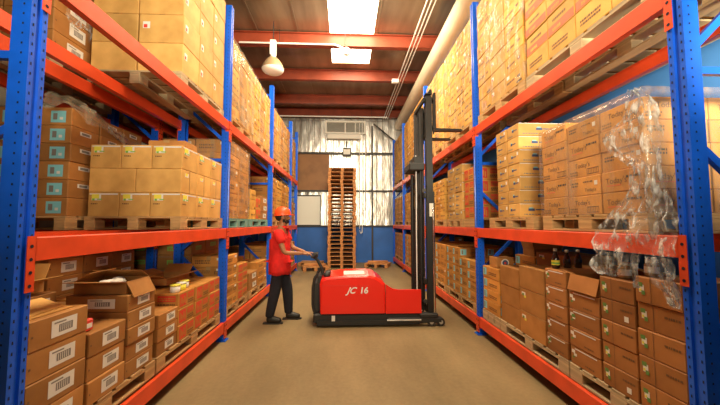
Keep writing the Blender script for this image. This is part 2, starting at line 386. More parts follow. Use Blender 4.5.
# ------------------------------------------------------------------ racks
LV = [(.11, .24), (1.33, 1.45), (2.76, 2.88)]
def post_mesh(s, ztop=4.5, holes=True):
    """upright with its folded face towards the aisle: outer face at x=0, depth away from the aisle on side s"""
    b = MB(); d = .09*s
    poly = [(0,-.045),(0,-.016),(.012*s,-.012),(.012*s,.012),(0,.016),(0,.045),(d,.045),(d,.036),(.02*s,.034),(.02*s,-.034),(d,-.036),(d,-.045)]
    b.prism(poly, 'z', .012, ztop, 'blue')
    if holes:
        n = int((ztop-.1)/.05)
        for k in range(n):
            z = .1+k*.05; e = -.0015*s
            for y in (-.031, .031):
                b.quad((e,y-.004,z),(e,y+.004,z),(e,y+.003,z+.015),(e,y-.003,z+.015),'hole')
            b.quad((.03*s,-.0465,z),(.038*s,-.0465,z),(.038*s,-.0465,z+.01),(.03*s,-.0465,z+.01),'hole')
    return b
def rack(label, s, xf, depth, ys, braces, ztop, levels=None):
    """s=-1 left of the aisle, +1 right; xf = |x| of the front face"""
    r = thing('pallet_rack', label, 'rack', (s*xf, ys[0], 0))
    X = lambda a: s*a                    # a = distance behind the front face
    y0 = ys[0]
    pm = {}
    for side, px, ss in (('front', 0, s), ('rear', depth, -s)):
        pm[side] = post_mesh(ss, ztop).mesh('upright_post')
    fm = MB().box(-.06,.06,-.06,.06,0,.012,'blue').mesh('foot_plate')
    for y in ys:
        for side, a in (('front', 0), ('rear', depth)):
            p = link('upright_post', pm[side], r, (X(a), y-y0, 0))
            link('foot_plate', fm, p, ((.028 if side == 'front' else -.028)*s, 0, 0))
        for (a0, z0, a1, z1) in braces:
            q = MB(); A, B = Vector((X(a0), 0, z0)), Vector((X(a1), 0, z1)); d = (B-A).normalized(); nrm = Vector((-d.z, 0, d.x))*.02
            vs = [A-nrm+Vector((0,-.015,0)), B-nrm+Vector((0,-.015,0)), B+nrm+Vector((0,-.015,0)), A+nrm+Vector((0,-.015,0))]
            q.add(vs+[v+Vector((0,.03,0)) for v in vs], [(0,1,2,3),(7,6,5,4),(0,4,5,1),(1,5,6,2),(2,6,7,3),(3,7,4,0)], 'blue')
            for e in (A, B): q.cyl(e+Vector((0,-.022,0)), e+Vector((0,-.014,0)), .011, 'bolt', 8)
            q.build('brace', r, (0, y-y0, 0))
    # beams with hooked end connectors; front beams face the aisle, rear beams face away
    for ya, yb in zip(ys, ys[1:]):
        L = yb-ya-.096
        for z0, z1 in (levels or LV):
            for a, sg in ((-.004, 1), (depth+.004, -1)):
                b = MB(); f = X(a); h = z1-z0; t = .05*s*sg
                b.prism([(f, z0), (f, z1-.006), (f+t*.12, z1), (f+t*.6, z1), (f+t*.6, z1-.03), (f+t, z1-.03), (f+t, z0)], 'y', 0, L, 'beam')
                bo = b.build('shelf_beam', r, (0, ya-y0+.048, 0))
                for e, yy in ((0, -.046), (1, L)):
                    c = MB(); ff = f-.006*s*sg
                    zc = z1-.27 if z0 > .2 else .035
                    c.box(min(ff, ff+.004*s*sg), max(ff, ff+.004*s*sg), yy, yy+.046, zc, z1+.005, 'beam')
                    c.box(min(ff, f+t*.9), max(ff, f+t*.9), yy+(.044 if e == 0 else 0), yy+(.046 if e == 0 else .002), max(zc, z0-.02), z1+.003, 'beam')
                    for k in range(4):
                        zz = zc+.03+k*.065
                        if zz < z1-.02: c.cyl((ff-.001*s*sg, yy+.022, zz), (ff-.002*s*sg, yy+.022, zz), .009, 'hole', 8)
                    c.build('beam_connector', bo)
    return r
YL = [1.66, 4.38, 6.98, 9.45, 10.6]
YR = [1.66, 4.47, 7.35, 10.2, 12.3]
bl = [(.05, .55, .6, 1.1), (.6, 1.16, .05, 1.62), (.05, 2.02, .6, 1.72), (.04, 2.36, .61, 2.36), (.05, 2.6, .6, 3.1), (.6, 3.2, .05, 3.7), (.04, 4.3, .61, 4.3)]
rack('blue and orange pallet rack lining the left side of the aisle', -1, 1.555, .66, YL, bl, 4.5)
rack('blue and orange pallet rack behind the left aisle rack', -1, 2.47, .66, YL, bl, 4.5)
brr = [(.05, .85, .6, 1.38), (.05, 1.98, .6, 1.45), (.04, 2.36, .61, 2.36), (.05, 2.45, .6, 3.0), (.6, 3.1, .05, 3.7), (.04, 4.5, .61, 4.5), (.05, .3, .6, .75)]
rack('blue and orange pallet rack lining the right side of the aisle', 1, 1.835, .66, YR, brr, 4.72)

# ------------------------------------------------------------------ pallets
_pm = {}
def pallet_meshes(w, d, k, seed=0):
    key = (round(w, 3), round(d, 3), k)
    if key in _pm: return _pm[key]
    top = MB(); n = 7; bw = d/n*.82
    for i in range(n):
        y = -d/2+(d-bw)*i/(n-1); top.cbox(-w/2, w/2, y, y+bw, .112, .13, k, .003)
    st = MB(); 
    for x in (-w/2, -.05, w/2-.1): st.box(x, x+.1, -d/2, d/2, .094, .112, k)
    blk = MB().cbox(-.05, .05, -.07, .07, 0, .076, k, .004)
    bot = MB()
    for x in (-w/2, -.05, w/2-.1): bot.cbox(x, x+.1, -d/2, d/2, 0, .018, k, .003)
    _pm[key] = [b.mesh(nm) for b, nm in ((top, 'deck_board'), (st, 'stringer_board'), (blk, 'block'), (bot, 'bottom_board'))]
    return _pm[key]
def pallet(x0, x1, y0, y1, z, k, label, group, blocks=True):
    w, d = x1-x0, y1-y0
    t, s, b, o = pallet_meshes(w, d, k)
    p = thing('wooden_pallet', label, 'pallet', ((x0+x1)/2, (y0+y1)/2, z+.002), group)
    link('deck_board', t, p); link('stringer_board', s, p); link('bottom_board', o, p)
    for x in (-w/2+.05, 0, w/2-.05):
        for y in (-d/2+.07, 0, d/2-.07): link('block', b, p, (x, y, .018))
    return p

# ------------------------------------------------------------------ cartons
class Face:
    """a side of a carton as a drawing plane: u to the reader's right, v up, origin at its lower left"""
    def __init__(s, dims, which):
        W, D, H = dims; s.H = H
        if which == 'N': s.o, s.u, s.n, s.L = Vector((-W/2, -D/2, 0)), Vector((1,0,0)), Vector((0,-1,0)), W
        if which == '+X': s.o, s.u, s.n, s.L = Vector((W/2, -D/2, 0)), Vector((0,1,0)), Vector((1,0,0)), D
        if which == '-X': s.o, s.u, s.n, s.L = Vector((-W/2, D/2, 0)), Vector((0,-1,0)), Vector((-1,0,0)), D
    def rect(s, b, u0, v0, u1, v1, k, off=.0015):
        """fractions of the face"""
        P = lambda u, v: s.o+s.u*u*s.L+Vector((0,0,v*s.H))+s.n*off
        b.quad(P(u0,v0), P(u1,v0), P(u1,v1), P(u0,v1), k)
    def text(s, b, txt, u, v, size, k):
        t = text_mb(txt, size, k)
        mx = Matrix((( s.u.x, 0, s.n.x, 0), (s.u.y, 0, s.n.y, 0), (0, 1, 0, 0), (0,0,0,1)))
        mx.translation = s.o+s.u*u*s.L+Vector((0,0,v*s.H))+s.n*.0018
        b.join(t, mx)
def lines(f, b, u0, v0, u1, v1, n, k, rnd, off=.0016):
    """rows of short printed marks, too small to read"""
    for i in range(n):
        va = v0+(v1-v0)*i/n; vb = va+(v1-v0)/n*.6; u = u0
        while u < u1-.01:
            w = rnd.uniform(.02, .07); f.rect(b, u, va, min(u+w, u1), vb, k, off); u += w+.016
def decorate(style, dims, side, var):
    """returns [(part name, MB, label)] of the prints, labels and tapes of one carton"""
    rnd = random.Random(hash((style, var)) if False else sum(map(ord, style))*31+var)
    A = Face(dims, side); N = Face(dims, 'N'); W, D, H = dims
    lab, pr, tp = MB(), MB(), MB()
    if style == 'barcode':
        for f in (A, N):
            if f is N and var % 2: continue
            j = rnd.uniform(-.04, .04)
            f.rect(lab, .38+j, .22, .82+j, .8, 'paper'); f.rect(lab, .5+j, .36, .74+j, .62, 'greyink', .0025)
            for q in range(6): f.rect(lab, .52+j+q*.035, .38, .53+j+q*.035, .6, 'paper', .0032)
            f.rect(lab, .42+j, .68, .62+j, .73, 'greyink', .0025)
        A.rect(pr, .04, .45, .07, .52, 'brownink')
    elif style == 'greenlabel':
        for f in (A, N):
            pass
            f.rect(tp, .05, .9, .97, .955, 'tape', .002); f.rect(lab, .12, .66, .42, .9, 'paper'); f.rect(lab, .12, .74, .36, .92, 'yellowsticker', .0024)
            f.rect(lab, .14, .66, .22, .74, 'greensticker', .0026); f.rect(lab, .3, .69, .46, .73, 'greensticker', .0026); lines(f, pr, .1, .5, .32, .58, 1, 'brownink', rnd)
    elif style == 'greenplain':
        for f in (A,): f.rect(lab, .2, .7, .42, .86, 'paper'); f.rect(lab, .22, .74, .36, .86, 'yellowsticker', .0024)
        A.rect(pr, .48, 0, .5, 1, 'brownink')
    elif style == 'cyanlabel':
        N.rect(lab, .56, .14, .88, .8, 'cyan'); N.rect(lab, .61, .3, .7, .66, 'greyink', .0024)
        N.rect(lab, .75, .3, .82, .45, 'paper', .0024)
        if var % 2: A.rect(lab, .3, .6, .7, .82, 'paper'); A.rect(lab, .36, .64, .64, .78, 'greyink', .0024)
        N.rect(pr, .04, .85, .09, .93, 'ink')
    elif style == 'redprint':
        for f in (A, N):
            f.rect(pr, .08, .12, .46, .88, 'redink')
            for q in range(5): f.rect(pr, .12+q*.065, .2+.1*(q % 2), .16+q*.065, .75-.12*(q % 3), 'orange', .0024)
            f.rect(pr, .56, .5, .94, .86, 'redink'); lines(f, pr, .58, .56, .92, .8, 2, 'orange', rnd, .0024); lines(f, pr, .56, .15, .94, .42, 2, 'brownink', rnd)
    elif style == 'todays':
        for f in (A, N):
            if var % 3 == 0:
                f.text(pr, "Today's", .12, .42, .056, 'brownink'); f.rect(pr, .14, .3, .5, .335, 'redband'); lines(f, pr, .62, .6, .93, .78, 1, 'ink', rnd)
            elif var % 3 == 1:
                f.text(pr, "Today's", .22, .52, .052, 'ink'); lines(f, pr, .05, .12, .3, .4, 2, 'brownink', rnd)
                f.rect(pr, .6, .1, .95, .13, 'ink'); f.rect(pr, .6, .38, .95, .41, 'ink')
                for q in range(8): f.rect(pr, .6+q*.0485, .13, .61+q*.0485, .38, 'ink')
            else:
                lines(f, pr, .08, .5, .34, .8, 2, 'ink', rnd); f.text(pr, "Today's", .55, .2, .036, 'ink'); lines(f, pr, .5, .68, .8, .8, 1, 'brownink', rnd)
                f.rect(lab, .84, .5, .93, .72, 'paper')
    elif style == 'blueprint':
        for f in (A, N):
            x = .2+.12*(var % 3); f.rect(pr, x, .45, x+.16, .62, 'blueink'); f.rect(pr, x+.18, .5, x+.42, .58, 'blueink'); f.rect(pr, x+.02, .62, x+.12, .7, 'cyan', .0022)
            lines(f, pr, .1, .15, .5, .28, 1, 'greyink', rnd)
            if var % 2: f.rect(lab, .8, .6, .93, .85, 'paper')
        f = N; f.rect(tp, 0, .93, 1, .975, 'tape', .002)
    elif style == 'leaf':
        f = A
        f.rect(lab, .1, .4, .22, .7, 'paper'); f.rect(lab, .08, .62, .19, .78, 'leafink', .0024); f.rect(lab, .16, .32, .24, .48, 'leafink', .0026); f.rect(lab, .11, .44, .16, .54, 'yellowsticker', .0026)
        lines(f, pr, .6, .62, .92, .76, 1, 'brownink', rnd)
        if var % 3 == 1: f.rect(lab, .7, .2, .82, .44, 'paper')
        f.rect(pr, .36, 0, .372, 1, 'brownink')
    elif style == 'whitestrip':
        f = A; f.rect(tp, .16, .85, .88, .91, 'tape', .002); f.rect(lab, .05, .62, .16, .8, 'paper'); f.rect(lab, .12, .48, .22, .62, 'paper'); f.rect(lab, .07, .36, .15, .46, 'leafink', .0025)
        if var % 4 == 1: f.rect(lab, .1, .56, .22, .74, 'leafink', .0027)
        lines(f, pr, .5, .2, .8, .32, 1, 'brownink', rnd)
    elif style == 'bigplain':
        f = A
        if var % 2: f.rect(lab, .1, .72, .26, .86, 'paper'); f.rect(lab, .12, .7, .2, .8, 'leafink', .0024); f.rect(lab, .2, .62, .28, .72, 'yellowsticker', .0024)
        f.rect(tp, 0, .965, 1, .995, 'kraft_tape', .002)
    elif style == 'redband':
        for f in (A, N):
            if var % 4: f.rect(pr, .02, .06, .98, .46, 'redband'); lines(f, pr, .2, .14, .5, .38, 1, 'yellow', rnd, .0025); lines(f, pr, .2, .6, .7, .8, 1, 'brownink', rnd)
            else: lines(f, pr, .15, .3, .75, .6, 2, 'brownink', rnd)
    elif style == 'smallred':
        for f in (A, N):
            if f is A or var: f.rect(lab, .08, .5, .24, .74, 'paper'); f.rect(lab, .1, .52, .18, .64, 'redink', .0024)
    elif style == 'cyanside':
        for f in (A, N):
            f.rect(lab, .04, .2, .26, .85, 'cyan'); f.rect(lab, .08, .3, .14, .75, 'greyink', .0024); lines(f, pr, .4, .3, .85, .6, 2, 'brownink', rnd)
    elif style == 'greenprint':
        for f in (A, N): f.rect(pr, .3, .3, .7, .62, 'greensticker'); lines(f, pr, .34, .36, .66, .56, 2, 'brown', rnd, .0025); f.rect(pr, .05, .85, .95, .88, 'greyink')
    elif style == 'print':
        for f in (A, N):
            lines(f, pr, .1, .3+.1*(var % 2), .55, .72, 2+var % 2, 'brownink', rnd)
            if var % 2: f.rect(pr, .68, .3, .88, .6, 'brownink'); f.rect(pr, .71, .36, .85, .54, 'orange', .0024)
            if var > 1: f.rect(lab, .74, .62, .9, .84, 'paper')
    elif style == 'wrapprint':
        for f in (A, N):
            if var != 2: lines(f, pr, .1, .4, .55, .62, 1, 'brownink', rnd); f.rect(pr, .7, .4, .85, .54, 'brownink')
            if var > 1: f.rect(pr, .3, .3, .62, .7, 'orange', .0014); lines(f, pr, .66, .1, .95, .3, 1, 'ink', rnd)
            if var == 3: f.rect(lab, .1, .7, .26, .9, 'paper')
    out = []
    for n, b in (('paper_label', lab), ('printed_marking', pr), ('tape_strip', tp)):
        for ax in (0, 1):                                   # one piece for each side of the carton
            q = MB()
            for f, i, sm in zip(b.f, b.mi, b.sm):
                p0, p1, p2 = [Vector(b.v[f[j]]) for j in (0, 1, 2)]; nn = (p1-p0).cross(p2-p0)
                if (abs(nn.x) > abs(nn.y)) == (ax == 0): q.add([b.v[j] for j in f], [list(range(len(f)))], b.mats[i], sm)
            if q.v: out.append((n, q))
    return out
STY = dict(barcode=('brown', 'white-labelled brown'), greenlabel=('tan', 'yellow-green stickered tan'), greenplain=('tan', 'yellow-stickered wide tan'),
    cyanlabel=('brown', 'cyan-labelled brown'), redprint=('orange', 'red-printed'), todays=('orange', "black-lettered"), blueprint=('tan', 'blue-printed tan'),
    leaf=('dark', 'green-emblem brown'), whitestrip=('dark', 'white-taped brown'), bigplain=('brown', 'large brown'), redband=('yellow', 'red-banded yellow'),
    smallred=('pale', 'plain tan'), cyanside=('orange', 'cyan-tagged orange-brown'), greenprint=('brown', 'green-printed brown'), print=('orange', 'brown-printed'),
    wrapprint=('yellow', 'film-wrapped yellow'))
VARS = dict(barcode=2, greenlabel=3, greenplain=1, cyanlabel=2, redprint=1, todays=3, blueprint=6, leaf=3, whitestrip=4, bigplain=2, redband=4, smallred=2, cyanside=1, greenprint=1, print=4, wrapprint=4)
_cm = {}
def carton_parts(style, dims, side, var):
    key = (style, tuple(round(d, 3) for d in dims), side, var)
    if key not in _cm:
        W, D, H = dims; k = STY[style][0]
        b = MB(); b.cbox(-W/2, W/2, -D/2, D/2, 0, H, k, .005)
        # top seam with tape
        t = MB(); t.box(-.028, .028, -D/2-.0005, D/2-.004, H, H+.0012, 'kraft_tape')
        if style in ('bigplain', 'print'):
          for sg in (-1, 1): t.box(-.028, .028, min(sg*D/2, sg*(D/2+.001)), max(sg*D/2, sg*(D/2+.001)), H*.6, H+.001, 'kraft_tape')
        _cm[key] = (b, [('tape_strip', t)]+decorate(style, dims, side, var), {})
    return _cm[key]
BOXES = []
def box_spec(style, x, y, z, dims, side, label, group, prio, rz=0, var=None):
    BOXES.append((prio, dict(style=style, x=x, y=y, z=z, dims=dims, side=side, label=label, group=group, rz=rz, var=random.randrange(VARS[style]) if var is None else var)))

def load(side, face, zd, cols, where, group, back=None, depth=.9, pal=None, vis=1., nearrow=True, palk='wood', gaps=.006):
    """cartons on pallets. cols: (y0, y1, count, height, style). back: list of the same for the row behind."""
    s = side; A = '+X' if s < 0 else '-X'; rows = [(0, cols)]
    d2 = depth/2
    if back is None: back = cols
    rows.append((1, back))
    for r, cc in rows:
        x0 = face+r*d2; x = s*(x0+d2/2)
        for ci, (y0, y1, n, h, st) in enumerate(cc):
            for k in range(n):
                dims = (d2-gaps, y1-y0-gaps, h-.002)
                dist = max(1.2, y0); big = h*((y1-y0)*(face/dist)+(0.45 if ci == 0 else 0))/dist
                pr = big*vis
                if r == 1:
                    if ci == 0 and nearrow: pr = h*d2/dist*vis*.9
                    elif k == n-1 and zd < 1: pr = .3*big*vis
                    elif k >= (cols[min(ci, len(cols)-1)][2]) and zd < 1: pr = .6*big*vis
                    else: pr = 0
                lb = '%s carton, %s%s, %s column%s, %s' % (STY[st][1], 'top' if k == n-1 else ORD[k], '' if k in (0, n-1) else ' up', NUM[ci], ' behind' if r else '', where)
                jx = -s*random.uniform(0, .012)*(r == 0); yb = (y0+y1)/2
                box_spec(st, x+jx, yb, zd+.001+k*h, dims, A, lb, group, pr, var=(k % 4 if st == 'redband' else None))
    for (py0, py1) in (pal or []):
        a, bb = s*(face-.01), s*(face+depth+.005)
        pallet(min(a, bb), max(a, bb), py0, py1, zd-.132, palk if isinstance(palk, str) else palk[(pal.index((py0, py1)))],
               'pale wooden pallet %s under %s, %s' % (['nearest', 'second', 'third', 'fourth'][pal.index((py0, py1))], 'the cartons' , where), 'pallets in the racks')
D0, D1, D2 = .24+.134, 1.45+.134, 2.88+.134
def even(y0, y1, nc, n, h, st):
    w = (y1-y0)/nc
    return [(y0+i*w, y0+(i+1)*w, n, h, st if isinstance(st, str) else st[i % len(st)]) for i in range(nc)]

# ---- left aisle rack
load(-1, 1.60, D0, [(1.75,2.14,4,.16,'barcode'),(2.15,2.50,3,.15,'barcode'),(2.51,2.86,5,.122,'barcode')], 'first pallet, lower left shelf', 'cartons low on the left near bay',
     back=[(1.75,2.12,5,.165,'barcode'),(2.13,2.45,4,.165,'barcode'),(2.46,2.86,3,.165,'barcode')], pal=[(1.74,2.88)])
load(-1, 1.60, D0, [(2.91,3.24,3,.118,'barcode'),(3.25,3.59,3,.155,'redprint'),(3.60,3.94,3,.155,'redprint'),(3.95,4.29,3,.155,'redprint')], 'second pallet, lower left shelf', 'cartons low on the left near bay',
     back=[(2.91,3.3,3,.165,'print'),(3.31,3.78,3,.165,'print'),(3.79,4.29,3,.165,'print')], pal=[(2.90,4.30)])
load(-1, 1.60, D0, [(4.46,4.95,5,.14,'print'),(4.96,5.45,4,.13,'redprint')], 'second left bay, lower shelf', 'cartons low on the left second bay',
     back=[(4.46,4.9,5,.18,'greenprint'),(4.91,5.45,5,.185,'greenprint')], pal=[(4.44,5.47)])
load(-1, 1.60, D0, [(5.58,6.1,2,.15,'barcode'),(6.11,6.75,3,.14,'print')], 'second left bay far pallet, lower shelf', 'cartons low on the left second bay',
     back=[(5.58,6.75,3,.16,'print')], pal=[(5.56,6.77)])
load(-1, 1.60, D0, even(7.12,9.3,5,4,.16,['print','greenprint']), 'third left bay, lower shelf', 'cartons low on the left third bay', pal=[(7.10,8.18),(8.22,9.32)])
# middle shelf: stickered tan boxes
G = 'yellow-stickered cartons on the left middle shelf'
P0, PW, HH = 3.26, .345, .236
for k, (nx, st) in enumerate(((3, 'greenlabel'), (2, 'greenplain'), (3, 'greenlabel'))):
    for j in range(3):
        for i in range(nx):
            w = .885/nx; x = -1.615-w*(i+.5); pr = .5 if (i == 0 or j == 0) else (.12 if k == 2 else 0)
            s2 = st if not (k == 1 and j) else 'greenplain'
            box_spec(s2, x, P0+PW*(j+.5), D1+.001+k*HH, (w-.005, PW-.005, HH-.002), '+X',
                     '%s carton, %s layer, %s, %s from camera, left middle shelf' % (STY[s2][1], ['bottom','middle','upper'][k], (['aisle side','centre','rear side'] if nx == 3 else ['aisle side','rear side'])[i], ['nearest','second','farthest'][j]), G, pr)
box_spec('bigplain', -1.615-.19, P0+.2, D1+.002+3*HH, (.36,.28,.06), '+X', 'shallow tan carton on top of the yellow-stickered cartons, left middle shelf', G, .5)
pallet(-2.51, -1.6, 3.24, 4.32, 1.452, 'wood', 'pale wooden pallet under the yellow-green stickered tan cartons', 'pallets in the racks')
load(-1, 1.60, D1, [(4.46,4.9,6,.18,'print'),(4.91,5.4,6,.18,'print')], 'wrapped stack, second left bay, middle shelf', 'cartons on the left middle shelf beyond', pal=[(4.44,5.42)], palk='tealwood')
load(-1, 1.60, D1, [(5.55,5.85,3,.17,'wrapprint'),(5.86,6.2,2,.2,'redprint'),(6.21,6.75,3,.15,'barcode')], 'far pallet, second left bay, middle shelf', 'cartons on the left middle shelf beyond', pal=[(5.53,6.77)], palk='tealwood')
load(-1, 1.60, D1, even(7.12,9.3,4,5,.19,['print','wrapprint']), 'third left bay, middle shelf', 'cartons on the left middle shelf beyond', pal=[(7.10,8.18),(8.22,9.32)])
load(-1, 1.60, D1, even(9.6,10.45,2,3,.19,['print','barcode']), 'last left bay, middle shelf', 'cartons on the left middle shelf beyond', pal=[(9.58,10.47)])
load(-1, 1.60, D0, even(9.6,10.45,2,3,.19,['print','greenprint']), 'last left bay, lower shelf', 'cartons low on the left third bay', pal=[(9.58,10.47)])
# top shelf
load(-1, 1.62, D2, even(3.2,4.28,3,5,.294,'smallred'), 'left top shelf, near bay', 'tall tan stack on the left top shelf', pal=[(3.18,4.3)], depth=.88, palk='greywood')
load(-1, 1.60, D2, even(4.46,6.84,6,6,.185,['wrapprint','print','wrapprint']), 'second left bay, top shelf', 'cartons on the left top shelf beyond', pal=[(4.44,5.56),(5.62,6.85)])
load(-1, 1.60, D2, even(7.12,9.3,5,6,.185,['print','wrapprint']), 'third left bay, top shelf', 'cartons on the left top shelf beyond', pal=[(7.10,8.18),(8.22,9.36)])
load(-1, 1.60, D2, even(9.6,10.45,2,6,.18,['print','wrapprint']), 'last left bay, top shelf', 'cartons on the left top shelf beyond', pal=[(9.58,10.47)])
# ---- rack behind the left one
load(-1, 2.56, D0, even(1.8,2.85,3,5,.16,'barcode'), 'rear left rack, lower shelf', 'cartons low in the rear left rack', pal=[(1.78,2.87)], vis=.5, depth=.86)
load(-1, 2.56, D0, even(2.95,4.1,3,5,.165,'barcode'), 'rear left rack, lower shelf far pallet', 'cartons low in the rear left rack', pal=[(2.93,4.12)], vis=.5, depth=.86)
load(-1, 2.56, D0, even(4.52,6.72,5,5,.18,'greenprint'), 'rear left rack, second bay, lower shelf', 'cartons low in the rear left rack', pal=[(4.50,5.56),(5.6,6.72)], vis=.4, depth=.86)
load(-1, 2.56, D1, [(3.1,3.45,6,.17,'cyanlabel'),(3.46,3.8,6,.17,'cyanlabel'),(3.81,4.15,6,.17,'cyanlabel')], 'rear left rack, middle shelf', 'cyan-labelled cartons in the rear left rack', pal=[(3.08,4.17)], depth=.86, vis=1.6)
load(-1, 2.56, D2, even(2.85,4.12,3,7,.2,'barcode'), 'rear left rack, top shelf', 'cartons high in the rear left rack', pal=[(2.83,4.14)], vis=1.1, depth=.86, palk='greywood')
load(-1, 2.56, D2, even(4.52,6.72,5,6,.2,'print'), 'rear left rack, second bay, top shelf', 'cartons high in the rear left rack', pal=[(4.50,5.56),(5.6,6.72)], vis=.1, depth=.86)
# ---- right rack, lower shelf
load(1, 1.87, D0, [(1.73,2.03,5,.162,'leaf'),(2.04,2.33,5,.152,'leaf'),(2.34,2.67,4,.148,'whitestrip')], 'first pallet, lower right shelf', 'dark cartons low on the right',
     back=[(1.73,2.1,4,.17,'whitestrip'),(2.11,2.67,4,.14,'bigplain')], pal=[(1.725,2.675)], palk='greywood')
load(1, 1.87, D0, [(2.69,2.98,5,.146,'whitestrip'),(2.99,3.43,3,.232,'bigplain'),(3.44,3.87,3,.215,'bigplain')], 'second pallet, lower right shelf', 'dark cartons low on the right',
     back=[(2.69,3.25,4,.18,'bigplain'),(3.26,3.87,4,.2,'bigplain')], pal=[(2.685,3.875)], palk='greywood')
load(1, 1.87, D0, [(3.9,4.36,4,.145,'cyanside')], 'third pallet, lower right shelf', 'cyan-tagged cartons on the right', back=[(3.9,4.36,5,.145,'cyanside')], pal=[(3.89,4.37)], palk='greywood')
load(1, 1.87, D0, even(4.58,5.9,4,4,.148,'cyanside')[:2]+even(4.58,5.9,4,5,.148,'cyanside')[2:], 'second right bay, lower shelf', 'cyan-tagged cartons on the right', pal=[(4.57,5.91)])
load(1, 1.87, D0, even(5.97,7.25,4,5,.148,['print','cyanside']), 'second right bay far pallet, lower shelf', 'cyan-tagged cartons on the right', pal=[(5.96,7.26)])
load(1, 1.87, D0, even(7.48,10.05,7,5,.16,['print','cyanside']), 'third right bay, lower shelf', 'cartons low on the right beyond', pal=[(7.47,8.73),(8.78,10.06)])
load(1, 1.87, D0, even(10.35,12.1,5,5,.16,['print']), 'last right bay, lower shelf', 'cartons low on the right beyond', pal=[(10.33,12.12)])
# middle shelf
load(1, 1.87, D1, [(1.92,2.26,5,.148,'todays'),(2.27,2.61,5,.148,'todays'),(2.62,2.96,5,.158,'todays')], 'first pallet, right middle shelf', 'lettered cartons on the right middle shelf', pal=[(1.91,2.97)], vis=1.5)
load(1, 1.87, D1, [(3.36,3.61,7,.146,'blueprint'),(3.62,3.87,7,.146,'blueprint')], 'second pallet, right middle shelf', 'blue-printed cartons on the right middle shelf', pal=[(3.12,4.1)], vis=1.3)
load(1, 1.87, D1, [(4.6,4.98,4,.19,'redprint')], 'second right bay near, middle shelf', 'cartons on the right middle shelf beyond', pal=[(4.58,5.0)])
load(1, 1.87, D1, [(5.06,5.42,6,.148,'blueprint'),(5.43,5.8,6,.148,'blueprint')], 'second right bay, middle shelf', 'cartons on the right middle shelf beyond', pal=[(5.05,5.82)])
load(1, 1.87, D1, even(5.95,7.2,4,5,.155,['wrapprint','print']), 'second right bay far pallet, middle shelf', 'cartons on the right middle shelf beyond', pal=[(5.94,7.21)])
load(1, 1.87, D1, even(7.5,10.05,7,5,.165,['print','wrapprint']), 'third right bay, middle shelf', 'cartons on the right middle shelf beyond', pal=[(7.49,8.74),(8.78,10.06)])
load(1, 1.87, D1, even(10.35,12.1,5,5,.165,['print','wrapprint']), 'last right bay, middle shelf', 'cartons on the right middle shelf beyond', pal=[(10.33,12.12)])
# top shelf
load(1, 1.87, D2, even(1.75,3.16,4,8,.197,'redband'), 'right top shelf, near pallet', 'red-banded cartons on the right top shelf', pal=[(1.74,3.17)], palk='greywood')
load(1, 1.87, D2, even(3.22,4.36,3,8,.197,['wrapprint','smallred','wrapprint']), 'right top shelf, second pallet', 'wrapped cartons on the right top shelf', pal=[(3.2,4.38)])
load(1, 1.87, D2, even(4.58,5.9,4,8,.197,'wrapprint'), 'second right bay, top shelf', 'wrapped cartons on the right top shelf', pal=[(4.57,5.91)])
load(1, 1.87, D2, even(5.97,7.22,4,8,.197,['wrapprint','print']), 'second right bay far pallet, top shelf', 'wrapped cartons on the right top shelf', pal=[(5.96,7.23)])
load(1, 1.87, D2, even(7.5,10.05,7,8,.197,['wrapprint','print']), 'third right bay, top shelf', 'wrapped cartons on the right top shelf', pal=[(7.49,8.74),(8.78,10.06)])
load(1, 1.87, D2, even(10.35,12.1,5,8,.19,['wrapprint']), 'last right bay, top shelf', 'wrapped cartons on the right top shelf', pal=[(10.33,12.12)])

BOXES.sort(key=lambda t: -t[0])
rest = MB(); NIND = 298
for i, (pr, q) in enumerate(BOXES):
    bmb, parts, cache = carton_parts(q['style'], q['dims'], q['side'], q['var'])
    if i < NIND and pr > 0:
        if 'o' not in cache:
            cache['o'] = [('carton', bmb.mesh('carton'))]+[(n, p.mesh(n)) for n, p in parts]
        o = tag(link('carton', cache['o'][0][1], None, (q['x'], q['y'], q['z']), q['rz']), q['label'], 'carton', q['group'])
        for n, me in cache['o'][1:]: link(n, me, o)
    else:
        mx = Matrix.Translation((q['x'], q['y'], q['z']))
        rest.join(bmb, mx)
        if pr > 0:
            for n, p in parts:
                if n != 'tape_strip': rest.join(p, mx)
o = rest.build('stacked_cartons', fix=False); tag(o, 'further brown cartons stacked deep in the racks and along the far bays', 'cartons', kind='stuff')

